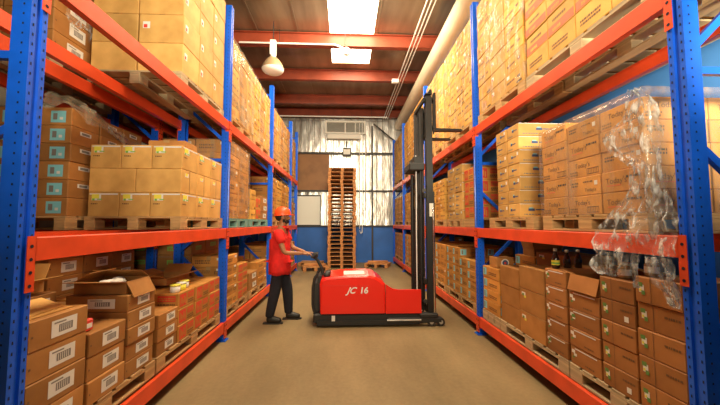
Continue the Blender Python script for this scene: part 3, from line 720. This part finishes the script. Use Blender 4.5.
# ------------------------------------------------------------------ open cartons and small goods
def open_carton(x, y, z, w, d, h, k, label, flaps=(60, 20, 75, 35), rz=0, paper=False):
    t = thing('open_carton', label, 'carton', (x, y, z)); t.rotation_euler.z = rz
    b = MB(); th = .005
    b.box(-w/2, w/2, -d/2, d/2, 0, th, k).box(-w/2, -w/2+th, -d/2, d/2, th, h, k).box(w/2-th, w/2, -d/2, d/2, th, h, k)
    b.box(-w/2+th, w/2-th, -d/2, -d/2+th, th, h, k).box(-w/2+th, w/2-th, d/2-th, d/2, th, h, k); b.build('box_body', t)
    for i, (ang, L) in enumerate(zip(flaps, (w*.48, w*.48, d*.45, d*.45))):
        a = math.radians(ang); c, s = math.cos(a)*min(L, .13), math.sin(a)*min(L, .13)
        f = MB()
        if i == 0: f.plate((w/2,-d/2,h),(w/2,d/2,h),(w/2+c,d/2,h+s),(w/2+c,-d/2,h+s),.004,k)
        if i == 1: f.plate((-w/2,d/2,h),(-w/2,-d/2,h),(-w/2-c,-d/2,h+s),(-w/2-c,d/2,h+s),.004,k)
        if i == 2: f.plate((w/2,d/2,h),(-w/2,d/2,h),(-w/2,d/2+c,h+s),(w/2,d/2+c,h+s),.004,k)
        if i == 3: f.plate((-w/2,-d/2,h),(w/2,-d/2,h),(w/2,-d/2-c,h+s),(-w/2,-d/2-c,h+s),.004,k)
        f.build('flap', t)
    if paper:
        f = MB()
        for q in range(7): f.ball((random.uniform(-w/3, w/3), random.uniform(-d/3, d/3), h*.8), .05, 'paper', (1, 1, .5), 8)
        f.build('packing_paper', t)
    return t
open_carton(-1.83, 2.69, D0+5*.122+.003, .38, .28, .09, 'brown', 'open brown carton with raised flaps and paper inside, lower left shelf', (-62, 150, 150, 8), paper=True)
open_carton(-2.28, 2.3, D0+4*.165+.003, .3, .26, .08, 'tan', 'shallow open tan carton behind the paper-filled one, lower left shelf', (15, 10, 70, 88))
open_carton(-2.0, 3.75, D0+3*.165+.003, .3, .5, .07, 'brown', 'open brown tray carton behind the red-printed cartons', (12, 20, 40, 20))
tag(MB().plate((-1.64,1.80,D0+.642),(-1.64,2.07,D0+.642),(-2.0,2.08,D0+.66),(-2.0,1.80,D0+.655),.005,'tan').plate((-1.66,1.82,D0+.649),(-1.68,2.06,D0+.649),(-1.80,2.04,D0+.70),(-1.80,1.84,D0+.70),.005,'tan').build('loose_cardboard'),
    'flattened tan carton lying folded on the near white-labelled cartons', 'cardboard')
t = thing('snack_packet', 'small red and white packet on the near lower left cartons', 'packet', (-1.66, 2.2, D0+.453))
MB().cbox(-.02,.02,-.045,.045,0,.075,'redink',.008).build('pouch', t); MB().box(.0203,.0215,-.03,.03,.02,.05,'paper').build('paper_label', t)
for i, (x, y, c) in enumerate(((-1.67, 3.32, 'paper'), (-1.67, 3.44, 'yellowsticker'), (-1.70, 3.56, 'paper'))):
    t = thing('plastic_tub', ['white lidded tub nearest the camera on red-printed cartons', 'yellow lidded tub between two white ones on red-printed cartons', 'white lidded tub farthest away on red-printed cartons'][i], 'tub', (x, y, D0+.4665), 'tubs on the red-printed cartons')
    MB().lathe([(0,0),(.04,0),(.045,.01),(.045,.06),(.0,.06)], c, n=16).build('pot', t); MB().lathe([(0,.06),(.047,.06),(.047,.075),(0,.076)], 'yellowsticker' if c == 'paper' else 'paper', n=16).build('lid', t)
M['cola'] = mat('dark_bottle', (.02, .008, .004), .1, coat=.6)
zb = D0+5*.146+.003
for i, (x, y, sc) in enumerate(((1.935, 2.92, 1.), (2.05, 2.93, .92), (2.16, 2.935, .92))):
    zz = zb if i == 0 else D0+5*.146+.003
    t = thing('drink_bottle', ['dark bottle with a yellow-green label, nearest of the three on the cartons', 'dark unlabelled-looking bottle, middle of the three', 'dark bottle farthest right of the three on the cartons'][i], 'bottle', (x, y, zz), 'bottles on the lower right cartons')
    t.scale = (sc,)*3
    MB().lathe([(0,0),(.03,0),(.034,.01),(.034,.075),(.03,.095),(.016,.13),(.013,.155),(0,.155)], 'cola').build('bottle_body', t)
    MB().lathe([(0,.155),(.016,.155),(.016,.178),(0,.18)], 'paper').build('cap', t)
    if i == 0: MB().lathe([(.0348,.03),(.0348,.075)], 'yellowsticker').build('paper_label', t); MB().lathe([(.0352,.04),(.0352,.055)], 'greensticker').build('label_band', t)
M['glassjar'] = mat('jar_glass', (.35, .22, .1), .08, spec=.9)
for i, (x, y, z, sc) in enumerate(((1.935, 1.98, D0+5*.162+.003, 1.), (1.95, 2.2, D0+5*.152+.003, 1.05))):
    t = thing('glass_jar', ['glass jar with a white lid beneath the hanging film, nearest the post', 'glass jar half hidden by the hanging film, farther from the post'][i], 'jar', (x, y, z), 'jars on the lower right cartons'); t.scale = (sc,)*3
    MB().lathe([(0,0),(.034,0),(.038,.008),(.038,.07),(.03,.085),(0,.085)], 'glassjar').build('glass_body', t)
    MB().lathe([(0,.085),(.033,.085),(.033,.103),(0,.105)], 'paper').build('lid', t); MB().lathe([(.0385,.02),(.0385,.06)], 'paper').build('paper_label', t)
open_carton(2.10, 2.505, D0+4*.148+.003, .43, .31, .13, 'dark', 'open orange-brown carton with a flap hanging down, beside the bottles', (150, -75, 8, 8))
open_carton(2.56, 4.13, D0+5*.145+.003, .36, .26, .09, 'brown', 'open brown carton behind the cyan-tagged cartons, lower right shelf', (70, 80, 60, 88))
t = thing('round_emblem_carton', 'small carton with a round blue and white emblem on the cyan-tagged cartons', 'carton', (2.0, 4.1, D0+4*.145+.003))
MB().cbox(-.11,.11,-.1,.1,0,.13,'brown',.005).build('box_body', t)
MB().cyl((0,-.1005,.065),(0,-.1025,.065),.05,'paper',18).cyl((0,-.1026,.065),(0,-.1036,.065),.036,'blueink',18).cyl((0,-.1037,.065),(0,-.1045,.065),.015,'redink',12).build('round_emblem', t)

# ------------------------------------------------------------------ stretch film
def wrap(label, x0, x1, y0, y1, z0, z1, k, seed=0, amp=.02, dome=0.):
    """film skin around a load: four sides and a top, wrinkled"""
    b = MB(); n = 14; m = 14; ring = []
    def pr(t):
        P = 2*((x1-x0)+(y1-y0)); d = t*P
        if d < x1-x0: return (x0+d, y0)
        d -= x1-x0
        if d < y1-y0: return (x1, y0+d)
        d -= y1-y0
        if d < x1-x0: return (x1-d, y1)
        return (x0, y1-(d-(x1-x0)))
    N = 4*n; vs = []; cx, cy = (x0+x1)/2, (y0+y1)/2
    for j in range(m+1):
        z = z0+(z1-z0)*j/m
        for i in range(N):
            x, y = pr(i/N); o = .5+.5*noise.noise(Vector((x*4+seed, y*4, z*3.))); f = 1+amp*o/max(.3, (x1-x0)/2)
            vs.append((cx+(x-cx)*f, cy+(y-cy)*f, z))
    fs = [(j*N+i, j*N+(i+1) % N, (j+1)*N+(i+1) % N, (j+1)*N+i) for j in range(m) for i in range(N)]
    base = len(vs)
    for r, (q, dz) in enumerate(((.85, .45), (.6, .85), (.25, 1.), )):
        for i in range(N):
            x, y, z = vs[m*N+i]; vs.append((cx+(x-cx)*q, cy+(y-cy)*q, z1+.006+dome*dz))
    for r in range(3):
        a = (m if r == 0 else m+r)*N; c = (m+r+1)*N
        for i in range(N): fs.append((a+i, a+(i+1) % N, c+(i+1) % N, c+i))
    fs.append([(m+3)*N+i for i in range(N)])
    b.add(vs, fs, k, True)
    return tag(b.build('stretch_film'), label, 'film', 'film wraps around pallet loads')
wrap('brown dusty film around the tall stack, second left bay middle shelf', -2.515, -1.585, 4.445, 5.42, D1+.02, D1+1.085, 'film_brown', 1, amp=.015)
wrap('clear film around the tall near stack, second left bay top shelf', -2.515, -1.585, 4.445, 5.58, D2, D2+1.12, 'film_milky', 2, dome=.1)
wrap('clear film around the far stack, second left bay top shelf', -2.515, -1.585, 5.62, 6.79, D2, D2+1.12, 'film', 3, dome=.05)
wrap('clear film around the third left bay top shelf stack', -2.515, -1.585, 7.09, 9.37, D2, D2+1.12, 'film', 4, dome=.05)
wrap('clear film over the yellow stack, right top shelf second pallet', 1.855, 2.785, 3.20, 4.375, D2, D2+1.585, 'film', 5, amp=.012)
wrap('clear film over the yellow stack, second right bay top shelf', 1.855, 2.785, 4.565, 5.915, D2, D2+1.585, 'film', 6, amp=.012)
wrap('clear film over the far yellow stack, second right bay top shelf', 1.855, 2.785, 5.955, 7.235, D2, D2+1.585, 'film', 7, amp=.012)
wrap('clear film around the lettered cartons, right middle shelf', 1.856, 2.785, 1.905, 2.975, D1, D1+.795, 'film_brown', 8, amp=.01)

def sheet(label, prof, k='film_thick', amp=.03, seed=0, n=26, m=34, freq=9):
    """crumpled hanging film. prof: (z, y0, y1, x) from top to bottom"""
    vs = []; fs = []
    for j in range(m+1):
        t = j/m*(len(prof)-1); a = min(int(t), len(prof)-2); f = t-a
        z, y0, y1, x = [p+(q-p)*f for p, q in zip(prof[a], prof[a+1])]
        for i in range(n+1):
            u = i/n; y = y0+(y1-y0)*u
            q = noise.fractal(Vector((u*freq*.6+seed, z*freq*.5, seed)), .8, 2.1, 3)
            xx = x-abs(q)*amp*2.2-amp*.6*abs(math.sin(u*PI*5+z*6+seed))
            vs.append((xx, y+.3*amp*noise.noise(Vector((u*9, z*9, seed+4))), z+.3*amp*noise.noise(Vector((u*9+3, z*9, seed)))))
    for j in range(m):
        for i in range(n): fs.append((j*(n+1)+i, j*(n+1)+i+1, (j+1)*(n+1)+i+1, (j+1)*(n+1)+i))
    return tag(MB().add(vs, fs, k, True).build('loose_film'), label, 'film')
sheet('crumpled clear film draped from the lettered cartons over the orange beam', [(2.36,1.88,1.92,1.845),(2.30,1.82,1.95,1.842),(2.2,1.76,2.02,1.835),(2.1,1.74,2.17,1.83),(2.0,1.73,2.12,1.825),(1.87,1.73,1.95,1.825),(1.7,1.70,1.98,1.82),(1.58,1.68,2.1,1.815),(1.47,1.66,2.22,1.81),(1.40,1.66,2.25,1.805),(1.33,1.68,2.22,1.80)], seed=3)
sheet('clear film bag hanging under the beam, farther from the post', [(1.325,1.97,2.22,1.79),(1.27,1.97,2.23,1.78),(1.22,2.0,2.22,1.79),(1.17,2.06,2.16,1.80)], seed=8, amp=.035)
sheet('narrow strip of clear film hanging beneath the beam between the jars', [(1.325,1.90,1.955,1.80),(1.25,1.92,1.96,1.80),(1.12,1.93,1.955,1.81)], seed=12, amp=.015)
sheet('clear film tail hanging beneath the beam nearest the post', [(1.325,1.70,1.87,1.80),(1.24,1.69,1.82,1.80),(1.14,1.68,1.77,1.81),(1.06,1.68,1.73,1.815)], seed=17, amp=.03)
def tail(label, pts, k='film_thick', w=.2, amp=.03, seed=0):
    vs = []; fs = []; n = 10; M_ = 22
    for j in range(M_+1):
        t = j/M_*(len(pts)-1); a = min(int(t), len(pts)-2); f = t-a; p = Vector(pts[a]).lerp(Vector(pts[a+1]), f)
        for i in range(n+1):
            u = i/n-.5; q = noise.noise(Vector((u*6+seed, j*.5, seed)))
            vs.append((p.x+.03*q, p.y+.02*q, p.z+u*w*(.7+.3*math.sin(j*.7))+amp*q))
    for j in range(M_):
        for i in range(n): fs.append((j*(n+1)+i, j*(n+1)+i+1, (j+1)*(n+1)+i+1, (j+1)*(n+1)+i))
    return tag(MB().add(vs, fs, k, True).build('loose_film'), label, 'film')
tail('loose film trailing over the cyan-labelled cartons, left middle shelf', [(-2.72,2.99,2.63),(-2.53,3.0,2.64),(-2.50,3.5,2.52),(-2.50,4.1,2.36)], 'film_milky', .16, seed=2)
tail('loose clear film on the rear left top cartons', [(-2.53,2.95,3.5),(-2.53,3.3,3.42),(-2.52,3.6,3.5)], 'film_thick', .3, seed=5)

# ------------------------------------------------------------------ the tall pallet stack by the back wall
tm = None
NP = 25
for i in range(NP):
    k = 'redwood'
    t, s, b, o = pallet_meshes(.95, 1.0, k)
    lb = 'reddish wooden pallet, %s of the tall free-standing stack' % ('lowest' if i == 0 else ('topmost' if i == NP-1 else 'number %d up' % (i+1)))
    p = thing('wooden_pallet', lb, 'pallet', (-.1+random.uniform(-.02, .02), 11.5, .003+i*.1365), 'pallets in the tall stack')
    link('deck_board', t, p); link('stringer_board', s, p); link('bottom_board', o, p)
    for x in (-.425, 0, .425):
        for y in (-.43, 0, .43): link('block', b, p, (x, y, .018))
# scrap wood
for i, (x, y, rz, n) in enumerate(((-.98, 10.72, .2, 3), (1.15, 11.4, -.3, 2), (-1.2, 11.85, -.1, 2))):
    pm_ = pallet_meshes(.8, .7, 'redwood')
    p = thing('broken_pallet', ['low broken pallet on the floor behind the worker', 'low broken pallet on the floor right of the tall stack', 'broken pallet against the blue wall behind the worker'][i], 'pallet', (x, y, .003)); p.rotation_euler.z = rz
    for me, nm in ((pm_[0], 'deck_board'), (pm_[1], 'stringer_board'), (pm_[3], 'bottom_board')): link(nm, me, p)
    for xx in (-.35, 0, .35):
        for yy in (-.28, 0, .28): link('block', pm_[2], p, (xx, yy, .018))
for i, (x, y, rz) in enumerate(((-.98, 10.72, .9), (1.15, 11.4, .5))):
    T('wood_plank', ['short plank lying crosswise on the broken pallet behind the worker', 'short plank on the broken pallet right of the stack'][i], 'plank', MB().cbox(-.35,.35,-.06,.06,0,.07,'redwood')).location = (x, y, .138)
    bpy.context.scene.objects[-1] if False else None

# ------------------------------------------------------------------ the electric stacker truck
YT, YW = 4.83, .78                                            # near side, width
t = thing('stacker_truck', 'red electric pallet stacker truck with a tall black mast, parked across the aisle', 'stacker truck', (0, YT, 0))
def rounded_hood():
    prof = [(-.36,.19),(-.37,.62),(-.35,.69),(-.30,.715),(.02,.742),(.36,.745),(.46,.725),(.54,.67),(.60,.62),(.605,.19)]
    b = MB(); ny = 8; vs = []; N = len(prof)
    for j, (y, ins) in enumerate(((0,.03),(.012,.01),(.03,0),(.10,0),(YW-.10,0),(YW-.03,0),(YW-.012,.01),(YW,.03))):
        for x, z in prof:
            cx, cz = .12, .45
            vs.append((x-(ins if x > cx else -ins)*1., y, z-(ins*.9 if z > cz else 0)))
    fs = [(j*N+i, j*N+(i+1) % N, (j+1)*N+(i+1) % N, (j+1)*N+i) for j in range(7) for i in range(N)]
    fs += [list(range(N))[::-1], [7*N+i for i in range(N)]]
    b.add(vs, fs, 'truckred'); return b
hood = rounded_hood().build('battery_hood', t)
b = MB(); b.prism([(.606,.19),(.606,.615),(.66,.575),(.72,.545),(.80,.532),(1.13,.53),(1.135,.19)], 'y', .004, .05, 'truckred'); sc_ = b.build('side_cover', t)
MB().cbox(.61,1.12,.06,YW-.05,.19,.36,'blackplastic',.01).build('mast_tray', t)
md = hood.modifiers.new('bevel', 'BEVEL'); md.width = .012; md.segments = 2; md.limit_method = 'ANGLE'; md.angle_limit = .6
tx = MB(); mt = Matrix.Translation((.03, -.003, .49)) @ Matrix.Rotation(PI/2, 4, 'X')
tx.join(text_mb('JC', .125, 'white', shear=.45, bold=.003), mt); tx.join(text_mb('16', .125, 'white', shear=.15, bold=.004), Matrix.Translation((.215, -.003, .49)) @ Matrix.Rotation(PI/2, 4, 'X'))
tx.build('model_lettering', t, fix=False)
MB().cbox(-.02,.30,.1,.42,.743,.757,'offwhite',.006).build('instrument_cover', t)
MB().box(-.33,.38,.0-.004,-.0005,.60,.604,'redink').build('hood_seam', t)
b = MB(); b.cbox(-.46,1.14,.02,YW-.02,.055,.19,'blackplastic',.02).box(-.40,1.1,-.01,.03,.035,.10,'blackplastic'); b.build('chassis', t)
MB().box(-.19,-.14,-.012,-.008+.01,.095,.17,'paper').build('warning_label', t)
# straddle legs with load wheels
for y0 in (.0, YW-.09):
    b = MB(); b.cbox(.62, 1.44, y0-.02, y0+.09, .05, .13, 'blackplastic', .015).cbox(1.1, 1.38, y0-.025, y0+.095, .12, .19, 'blackplastic', .015)
    l = b.build('straddle_leg', t)
    for xw in (1.42, 1.28): MB().cyl((xw, y0-.015, .062), (xw, y0+.085, .062), .06, 'rubber', 20).cyl((xw, y0-.018, .062), (xw, y0-.014, .062), .03, 'bolt', 12).build('load_wheel', l)
    MB().cyl((.62, y0-.024, .10), (1.12, y0-.024, .10), .012, 'bolt', 8).build('lift_link', l)
for xw, yy in ((-.2, .12), (-.2, YW-.2), (.05, YW/2)): MB().cyl((xw, yy, .082), (xw, yy+.07, .082), .08, 'rubber', 20).build('drive_wheel', t)
# rear guard, tiller
b = MB(); b.path([(-.44,.1,.16),(-.475,.1,.3),(-.475,.1,.56),(-.45,.1,.7),(-.40,.1,.76)], .022, 'blackplastic'); b.path([(-.44,.62,.16),(-.475,.62,.3),(-.475,.62,.56),(-.45,.62,.7),(-.40,.62,.76)], .022, 'blackplastic')
b.box(-.47,-.4,.1,.62,.2,.62,'blackplastic').box(-.41,-.355,.14,.58,.2,.72,'blackplastic'); b.build('rear_guard', t)
b = MB(); b.path([(-.34,.30,.72),(-.36,.30,.82),(-.43,.30,.95),(-.50,.30,1.0)], .024, 'blackplastic')
til = b.build('tiller_arm', t)
b = MB(); b.path([(-.50,.18,1.0),(-.44,.18,1.04),(-.44,.42,1.04),(-.50,.42,1.0),(-.50,.18,1.0)], .02, 'blackplastic').cbox(-.50,-.42,.25,.35,.98,1.06,'blackplastic',.01); b.build('tiller_head', til)
MB().lathe([(0,0),(.05,0),(.055,.02),(.045,.05),(.02,.065),(0,.066)], 'blackplastic').build('control_knob', t, (-.27,.12,.72))
MB().cbox(-.30,-.22,.2,.36,.72,.78,'blackplastic',.01).build('control_panel', t)
# mast: outer and inner channels, cross ties, chains, carriage, forks
def channel(x, y, z0, z1, w=.13, d=.05, sg=1):
    b = MB(); b.prism([(x,y),(x+w,y),(x+w,y+sg*.012),(x+.014,y+sg*.012),(x+.014,y+sg*(d-.012)),(x+w,y+sg*(d-.012)),(x+w,y+sg*d),(x,y+sg*d)], 'z', z0, z1, 'black'); return b
for y, sg in ((.03, 1), (YW-.03, -1)):
    m1 = channel(1.24, y, .13, 2.0, .12, .06, sg).build('outer_mast_channel', t)
    m2 = channel(1.25, y+sg*.062, .2, 3.52, .10, .05, sg).build('inner_mast_channel', t)
    channel(1.245, y, 2.002, 3.48, .095, .055, sg).build('middle_mast_channel', t)
    for z in (.35, 2.02): MB().cyl((1.21, y+sg*.02, z), (1.21, y+sg*.05, z), .03, 'darksteel', 12).build('mast_roller', t)
for z0, z1 in ((.6, .68), (1.9, 1.98), (3.40, 3.47)): MB().cbox(1.205,1.24,.05,YW-.05,z0,z1,'black',.006).build('cross_tie', t)
MB().cyl((1.15, .39, .15), (1.15, .39, 1.75), .04, 'black', 14).cyl((1.15, .39, 1.75), (1.15, .39, 3.3), .022, 'darksteel', 12).build('lift_cylinder', t)
MB().cyl((1.13, .56, .36), (1.13, .56, 2.33), .03, 'black', 12).build('lift_cylinder', t)
MB().cyl((1.19, .2, .36), (1.19, .2, 2.33), .02, 'black', 12).build('hose_bundle', t)
for y in (.28, .5): MB().box(1.20, 1.215, y-.012, y+.012, .6, 3.3, 'darksteel').build('lift_chain', t)
MB().path([(1.12,.22,.2),(1.12,.22,1.4),(1.13,.24,2.0),(1.13,.26,2.6)], .009, 'white').build('hydraulic_hose', t)
MB().cyl((1.33,.0,.2),(1.33,.0,1.75),.014,'chrome',10).build('guide_rod', t)
b = MB(); b.cbox(1.0,1.24,.12,.6,2.34,2.46,'blackplastic',.015).box(1.08,1.22,.15,.55,2.46,2.56,'black'); b.build('pump_bracket', t)
MB().box(1.28,1.34,.026,.0295,1.62,1.82,'paper').build('data_label', t)
b = MB()
for z in (2.98, 3.42): b.box(1.352, 1.376, .02, YW-.02, z, z+.06, 'black')
for y in (.04, YW-.08): b.box(1.362, 1.376, y, y+.04, 2.9, 3.52, 'black')
car = b.build('fork_carriage', t)
for y in (.06, YW-.16):
    b = MB(); b.cbox(1.377, 1.412, y, y+.1, 2.955, 3.56, 'black', .006)
    b.prism([(1.41,2.955),(1.41,2.995),(1.80,2.985),(1.83,2.967),(1.83,2.957)], 'y', y, y+.1, 'black')
    b.build('fork', car)
b = MB(); b.path([(1.35,.11,3.56),(1.34,.11,3.62),(1.26,.11,3.50)], .02, 'black'); b.build('hose_guide', t)
MB().box(1.24,1.345,.03,.15,3.521,3.535,'black').build('mast_cap', t)

# ------------------------------------------------------------------ the worker
def skin_mesh(verts, edges, sub=2, k='skin', root=0):
    """grow one continuous limb surface round a jointed skeleton"""
    me = bpy.data.meshes.new('sk'); me.from_pydata([v[:3] for v in verts], edges, [])
    ob = bpy.data.objects.new('sk', me); COL.objects.link(ob)
    md = ob.modifiers.new('s', 'SKIN'); md.use_smooth_shade = True
    if not me.skin_vertices: 
        lay = me.attributes
    for i, v in enumerate(verts):
        sv = me.skin_vertices[0].data[i]; r = v[3]; sv.radius = r if isinstance(r, tuple) else (r, r); sv.use_root = (i == root)
    s2 = ob.modifiers.new('u', 'SUBSURF'); s2.levels = sub; s2.render_levels = sub
    bpy.context.view_layer.update()
    out = bpy.data.meshes.new_from_object(ob.evaluated_get(bpy.context.evaluated_depsgraph_get()))
    bpy.data.objects.remove(ob); bpy.data.meshes.remove(me)
    b = MB(); b.add([v.co[:] for v in out.vertices], [list(p.vertices) for p in out.polygons], k, True)
    bpy.data.meshes.remove(out); return b
def worker():
    ox, oy = -1.02, 5.17
    w = thing('person', 'worker in orange hard hat, red polo shirt and dark trousers reaching for the truck handle', 'person', (ox, oy, 0))
    # facing +x; near side (right arm and leg) is -y
    hip, chest, neck = (0,0,.93), (.0,0,1.30), (.03,0,1.455)
    hl, kl, al = (-.0,-.09,.90), (-.04,-.10,.50), (-.12,-.11,.10)
    hr, kr, ar = (.02,.09,.90), (.11,.10,.49), (.13,.12,.10)
    shn, eln, wrn = (0,-.185,1.375), (.11,-.215,1.07), (.37,-.08,1.05)
    shf, elf, wrf = (.03,.185,1.375), (.17,.20,1.12), (.39,.10,1.05)
    V = [(*hip,.10),(*chest,.12),(*neck,.056),(.045,0,1.53,.06),(.055,0,1.62,(.092,.078)),(.05,0,1.68,(.08,.072)),
         (*hl,.09),(*kl,.05),(*al,.038),(*hr,.09),(*kr,.05),(*ar,.038),
         (*shn,.055),(*eln,.038),(*wrn,.026),(*shf,.055),(*elf,.038),(*wrf,.026),
         (0,-.1,1.38,.07),(.01,.1,1.38,.07),(-.12,-.11,.055,.035),(.13,.12,.055,.035)]
    E = [(0,1),(1,2),(2,3),(3,4),(4,5),(0,6),(6,7),(7,8),(0,9),(9,10),(10,11),(1,18),(18,12),(12,13),(13,14),(1,19),(19,15),(15,16),(16,17),(8,20),(11,21)]
    body = skin_mesh(V, E, 2, 'skin')
    # hands: palm, four bent fingers and a thumb, closing round the handle
    for (wx, wy, wz), sg in ((wrn, -1), (wrf, 1)):
        P = []; Ed = []
        P.append((wx-.02, wy, wz, .024)); P.append((wx+.03, wy, wz-.005, (.034,.020))); P.append((wx+.075, wy, wz-.01, (.038,.019))); Ed += [(0,1),(1,2)]
        body.join(skin_mesh(P, Ed, 2, 'skin'))
        for f in range(4):
            yy = wy+(-.030+.02*f); L = (.9, 1.05, 1., .8)[f]
            body.join(skin_mesh([(wx+.06, yy, wz-.005, .010), (wx+.10*1.0, yy, wz-.002, .0095), (wx+.10+.032*L, yy, wz-.022, .0085), (wx+.10+.030*L, yy, wz-.05*L, .0075)], [(0,1),(1,2),(2,3)], 1, 'skin'))
        body.join(skin_mesh([(wx+.02, wy-sg*.02, wz-.005, .012), (wx+.05, wy-sg*.045, wz-.02, .011), (wx+.08, wy-sg*.045, wz-.045, .009)], [(0,1),(1,2)], 1, 'skin'))
    # face
    body.join(MB().ball((.148,0,1.595), .018, 'skin', (1,.8,1.4), 10)).join(MB().ball((.13,0,1.615), .014, 'skin', (1,.8,1.8), 10))
    body.join(MB().ball((.045,-.083,1.60), .026, 'skin', (.6,.35,1.1), 10)).join(MB().ball((.045,.083,1.60), .026, 'skin', (.6,.35,1.1), 10))
    for sg in (-1, 1): body.join(MB().ball((.127, sg*.032, 1.622), .011, 'eye', (1,1.2,.7), 10)).join(MB().ball((.136, sg*.032, 1.622), .005, 'hair', (1,1,1), 8))
    body.build('body', w)
    # beard, moustache, hair
    b = MB(); b.ball((.09,0,1.54), .055, 'hair', (1,1,.65), 14).ball((.065,-.054,1.56), .03, 'hair', (.7,.7,1.2), 10).ball((.065,.054,1.56), .03, 'hair', (.7,.7,1.2), 10).ball((.137,0,1.575), .02, 'hair', (.7,1.6,.4), 10)
    b.build('beard', w)
    MB().ball((.0,0,1.625), .088, 'hair', (.95,.98,.9), 16).build('hair', w)
    MB().ball((.147,0,1.556), .013, 'skin', (.5,1.5,.4), 8).build('mouth', w)
    # shirt with short sleeves and collar
    S = [(0,0,.93,(.178,.205)),(.01,0,1.10,(.17,.18)),(0,0,1.30,(.175,.18)),(.02,0,1.44,(.09,.10)),
         (-.0,-.1,1.375,.09),(0,-.18,1.365,.085),(.08,-.205,1.20,.078),(.015,.1,1.375,.09),(.03,.18,1.365,.085),(.115,.20,1.20,.078),(0,0,.90,(.16,.18))]
    shirt = skin_mesh(S, [(0,1),(1,2),(2,3),(2,4),(4,5),(5,6),(2,7),(7,8),(8,9),(0,10)], 2, 'shirt', 1)
    vs = []; nn = 24                                     # straight shirt tail over the hips
    for z, rx, ry in ((1.12,.125,.155),(1.0,.16,.195),(.90,.17,.215),(.80,.168,.22),(.735,.168,.222),(.735,.150,.208),(.80,.148,.205)):
        vs += [(.004+rx*math.cos(2*PI*i/nn), ry*math.sin(2*PI*i/nn), z+.008*math.sin(5*2*PI*i/nn)*(z < .8)) for i in range(nn)]
    shirt.add(vs, [(j*nn+i, j*nn+(i+1) % nn, (j+1)*nn+(i+1) % nn, (j+1)*nn+i) for j in range(6) for i in range(nn)], 'shirt', True)
    so = shirt.build('shirt', w)
    MB().lathe([(.07,-.02),(.072,.01),(.064,.022),(.058,.0)], 'shirt', (.032,0,1.455), 16).build('collar', so)
    # trousers
    Tn = [(0,0,.90,(.10,.11)),(-.0,-.085,.82,.098),(-.04,-.10,.50,.092),(-.115,-.11,.13,.072),(.02,.085,.82,.098),(.11,.10,.49,.092),(.13,.12,.13,.072),(-.118,-.11,.085,.062),(.13,.12,.085,.062)]
    skin_mesh(Tn, [(0,1),(1,2),(2,3),(0,4),(4,5),(5,6),(3,7),(6,8)], 2, 'trousers').build('trousers', w)
    # shoes
    for (ax, ay, az) in (al, ar):
        b = skin_mesh([(ax-.05, ay, .065, (.048,.062)), (ax+.02, ay, .07, (.05,.065)), (ax+.11, ay, .054, (.05,.048)), (ax+.19, ay, .042, (.047,.036))], [(0,1),(1,2),(2,3)], 2, 'shoe')
        o = b.build('shoe', w)
        MB().prism([(ax-.09,ay-.035),(ax+.02,ay-.04),(ax+.15,ay-.047),(ax+.205,ay-.02),(ax+.205,ay+.02),(ax+.15,ay+.047),(ax+.02,ay+.04),(ax-.09,ay+.035)], 'z', .0, .022, 'rubber').build('sole', o)
    # hard hat
    h = thing('x', None, None) if False else None
    b = MB(); b.lathe([(.13,0),(.128,.03),(.118,.07),(.09,.105),(.05,.125),(0,.13)], 'helmet', (0,0,0), 24)
    b.lathe([(.13,0),(.142,-.004),(.142,-.01),(.125,-.008)], 'helmet', (0,0,0), 24)
    b.prism([(.10,-.10),(.155,-.075),(.185,0),(.155,.075),(.10,.10)], 'z', -.012, -.002, 'helmet')
    for yy in (-.03, .03): b.path([(-.11,yy,.07),(-.06,yy,.115),(0,yy,.13),(.06,yy,.115),(.11,yy,.07)], .008, 'helmet')
    ho = b.build('hard_hat', w, (.035,0,1.645)); ho.rotation_euler.y = math.radians(-4)
    b = MB(); b.path([(.05,-.085,0),(.05,-.08,-.06),(.07,-.05,-.12)], .004, 'darksteel'); b.build('chin_strap', ho)
    return w
W = worker()

# ------------------------------------------------------------------ light
LC = (1, .87, .62)
for nm, loc, aim, sx, sy, e in (('back_wall_fill', (.2, 5.2, 5.45), (0, 12.6, 3.6), 1.2, .4, 190), ('front_fill', (.1, -1.9, 2.65), (.1, 6, 4.7), 1.2, .8, 125), ('right_wall_fill', (2.3, .55, 2.62), (3.05, 3.6, 2.6), .25, .25, 30)):  # added fill lights without fixtures: brighten back wall, near faces, right wall
    L = bpy.data.lights.new(nm, 'AREA'); L.shape = 'RECTANGLE'; L.size = sx; L.size_y = sy; L.energy = e; L.color = LC
    o = bpy.data.objects.new(nm, L); COL.objects.link(o); o.location = loc
    if e in (125, 30): L.spread = math.radians(84)
    o.rotation_euler = (Vector(aim)-Vector(loc)).to_track_quat('-Z', 'Y').to_euler()
world = bpy.data.worlds.new('World'); SC.world = world; world.use_nodes = True
world.node_tree.nodes['Background'].inputs['Color'].default_value = (.9, .8, .65, 1); world.node_tree.nodes['Background'].inputs['Strength'].default_value = .3

# ------------------------------------------------------------------ camera
cam = bpy.data.cameras.new('Camera'); cam.sensor_width = 36; cam.lens = 36*324/720; cam.clip_start = .05
co = bpy.data.objects.new('Camera', cam); COL.objects.link(co); co.location = (0, 0, 1.52)
co.rotation_euler = (math.radians(90+3.62), 0, math.radians(-2.65))
SC.camera = co
SC.view_settings.view_transform = 'Standard'; SC.view_settings.look = 'None'; SC.view_settings.gamma = 1; SC.view_settings.use_curve_mapping = False
SC.view_settings.exposure = .02
SC.cycles.use_denoising = True
SC.cycles.max_bounces = 8; SC.cycles.transparent_max_bounces = 12
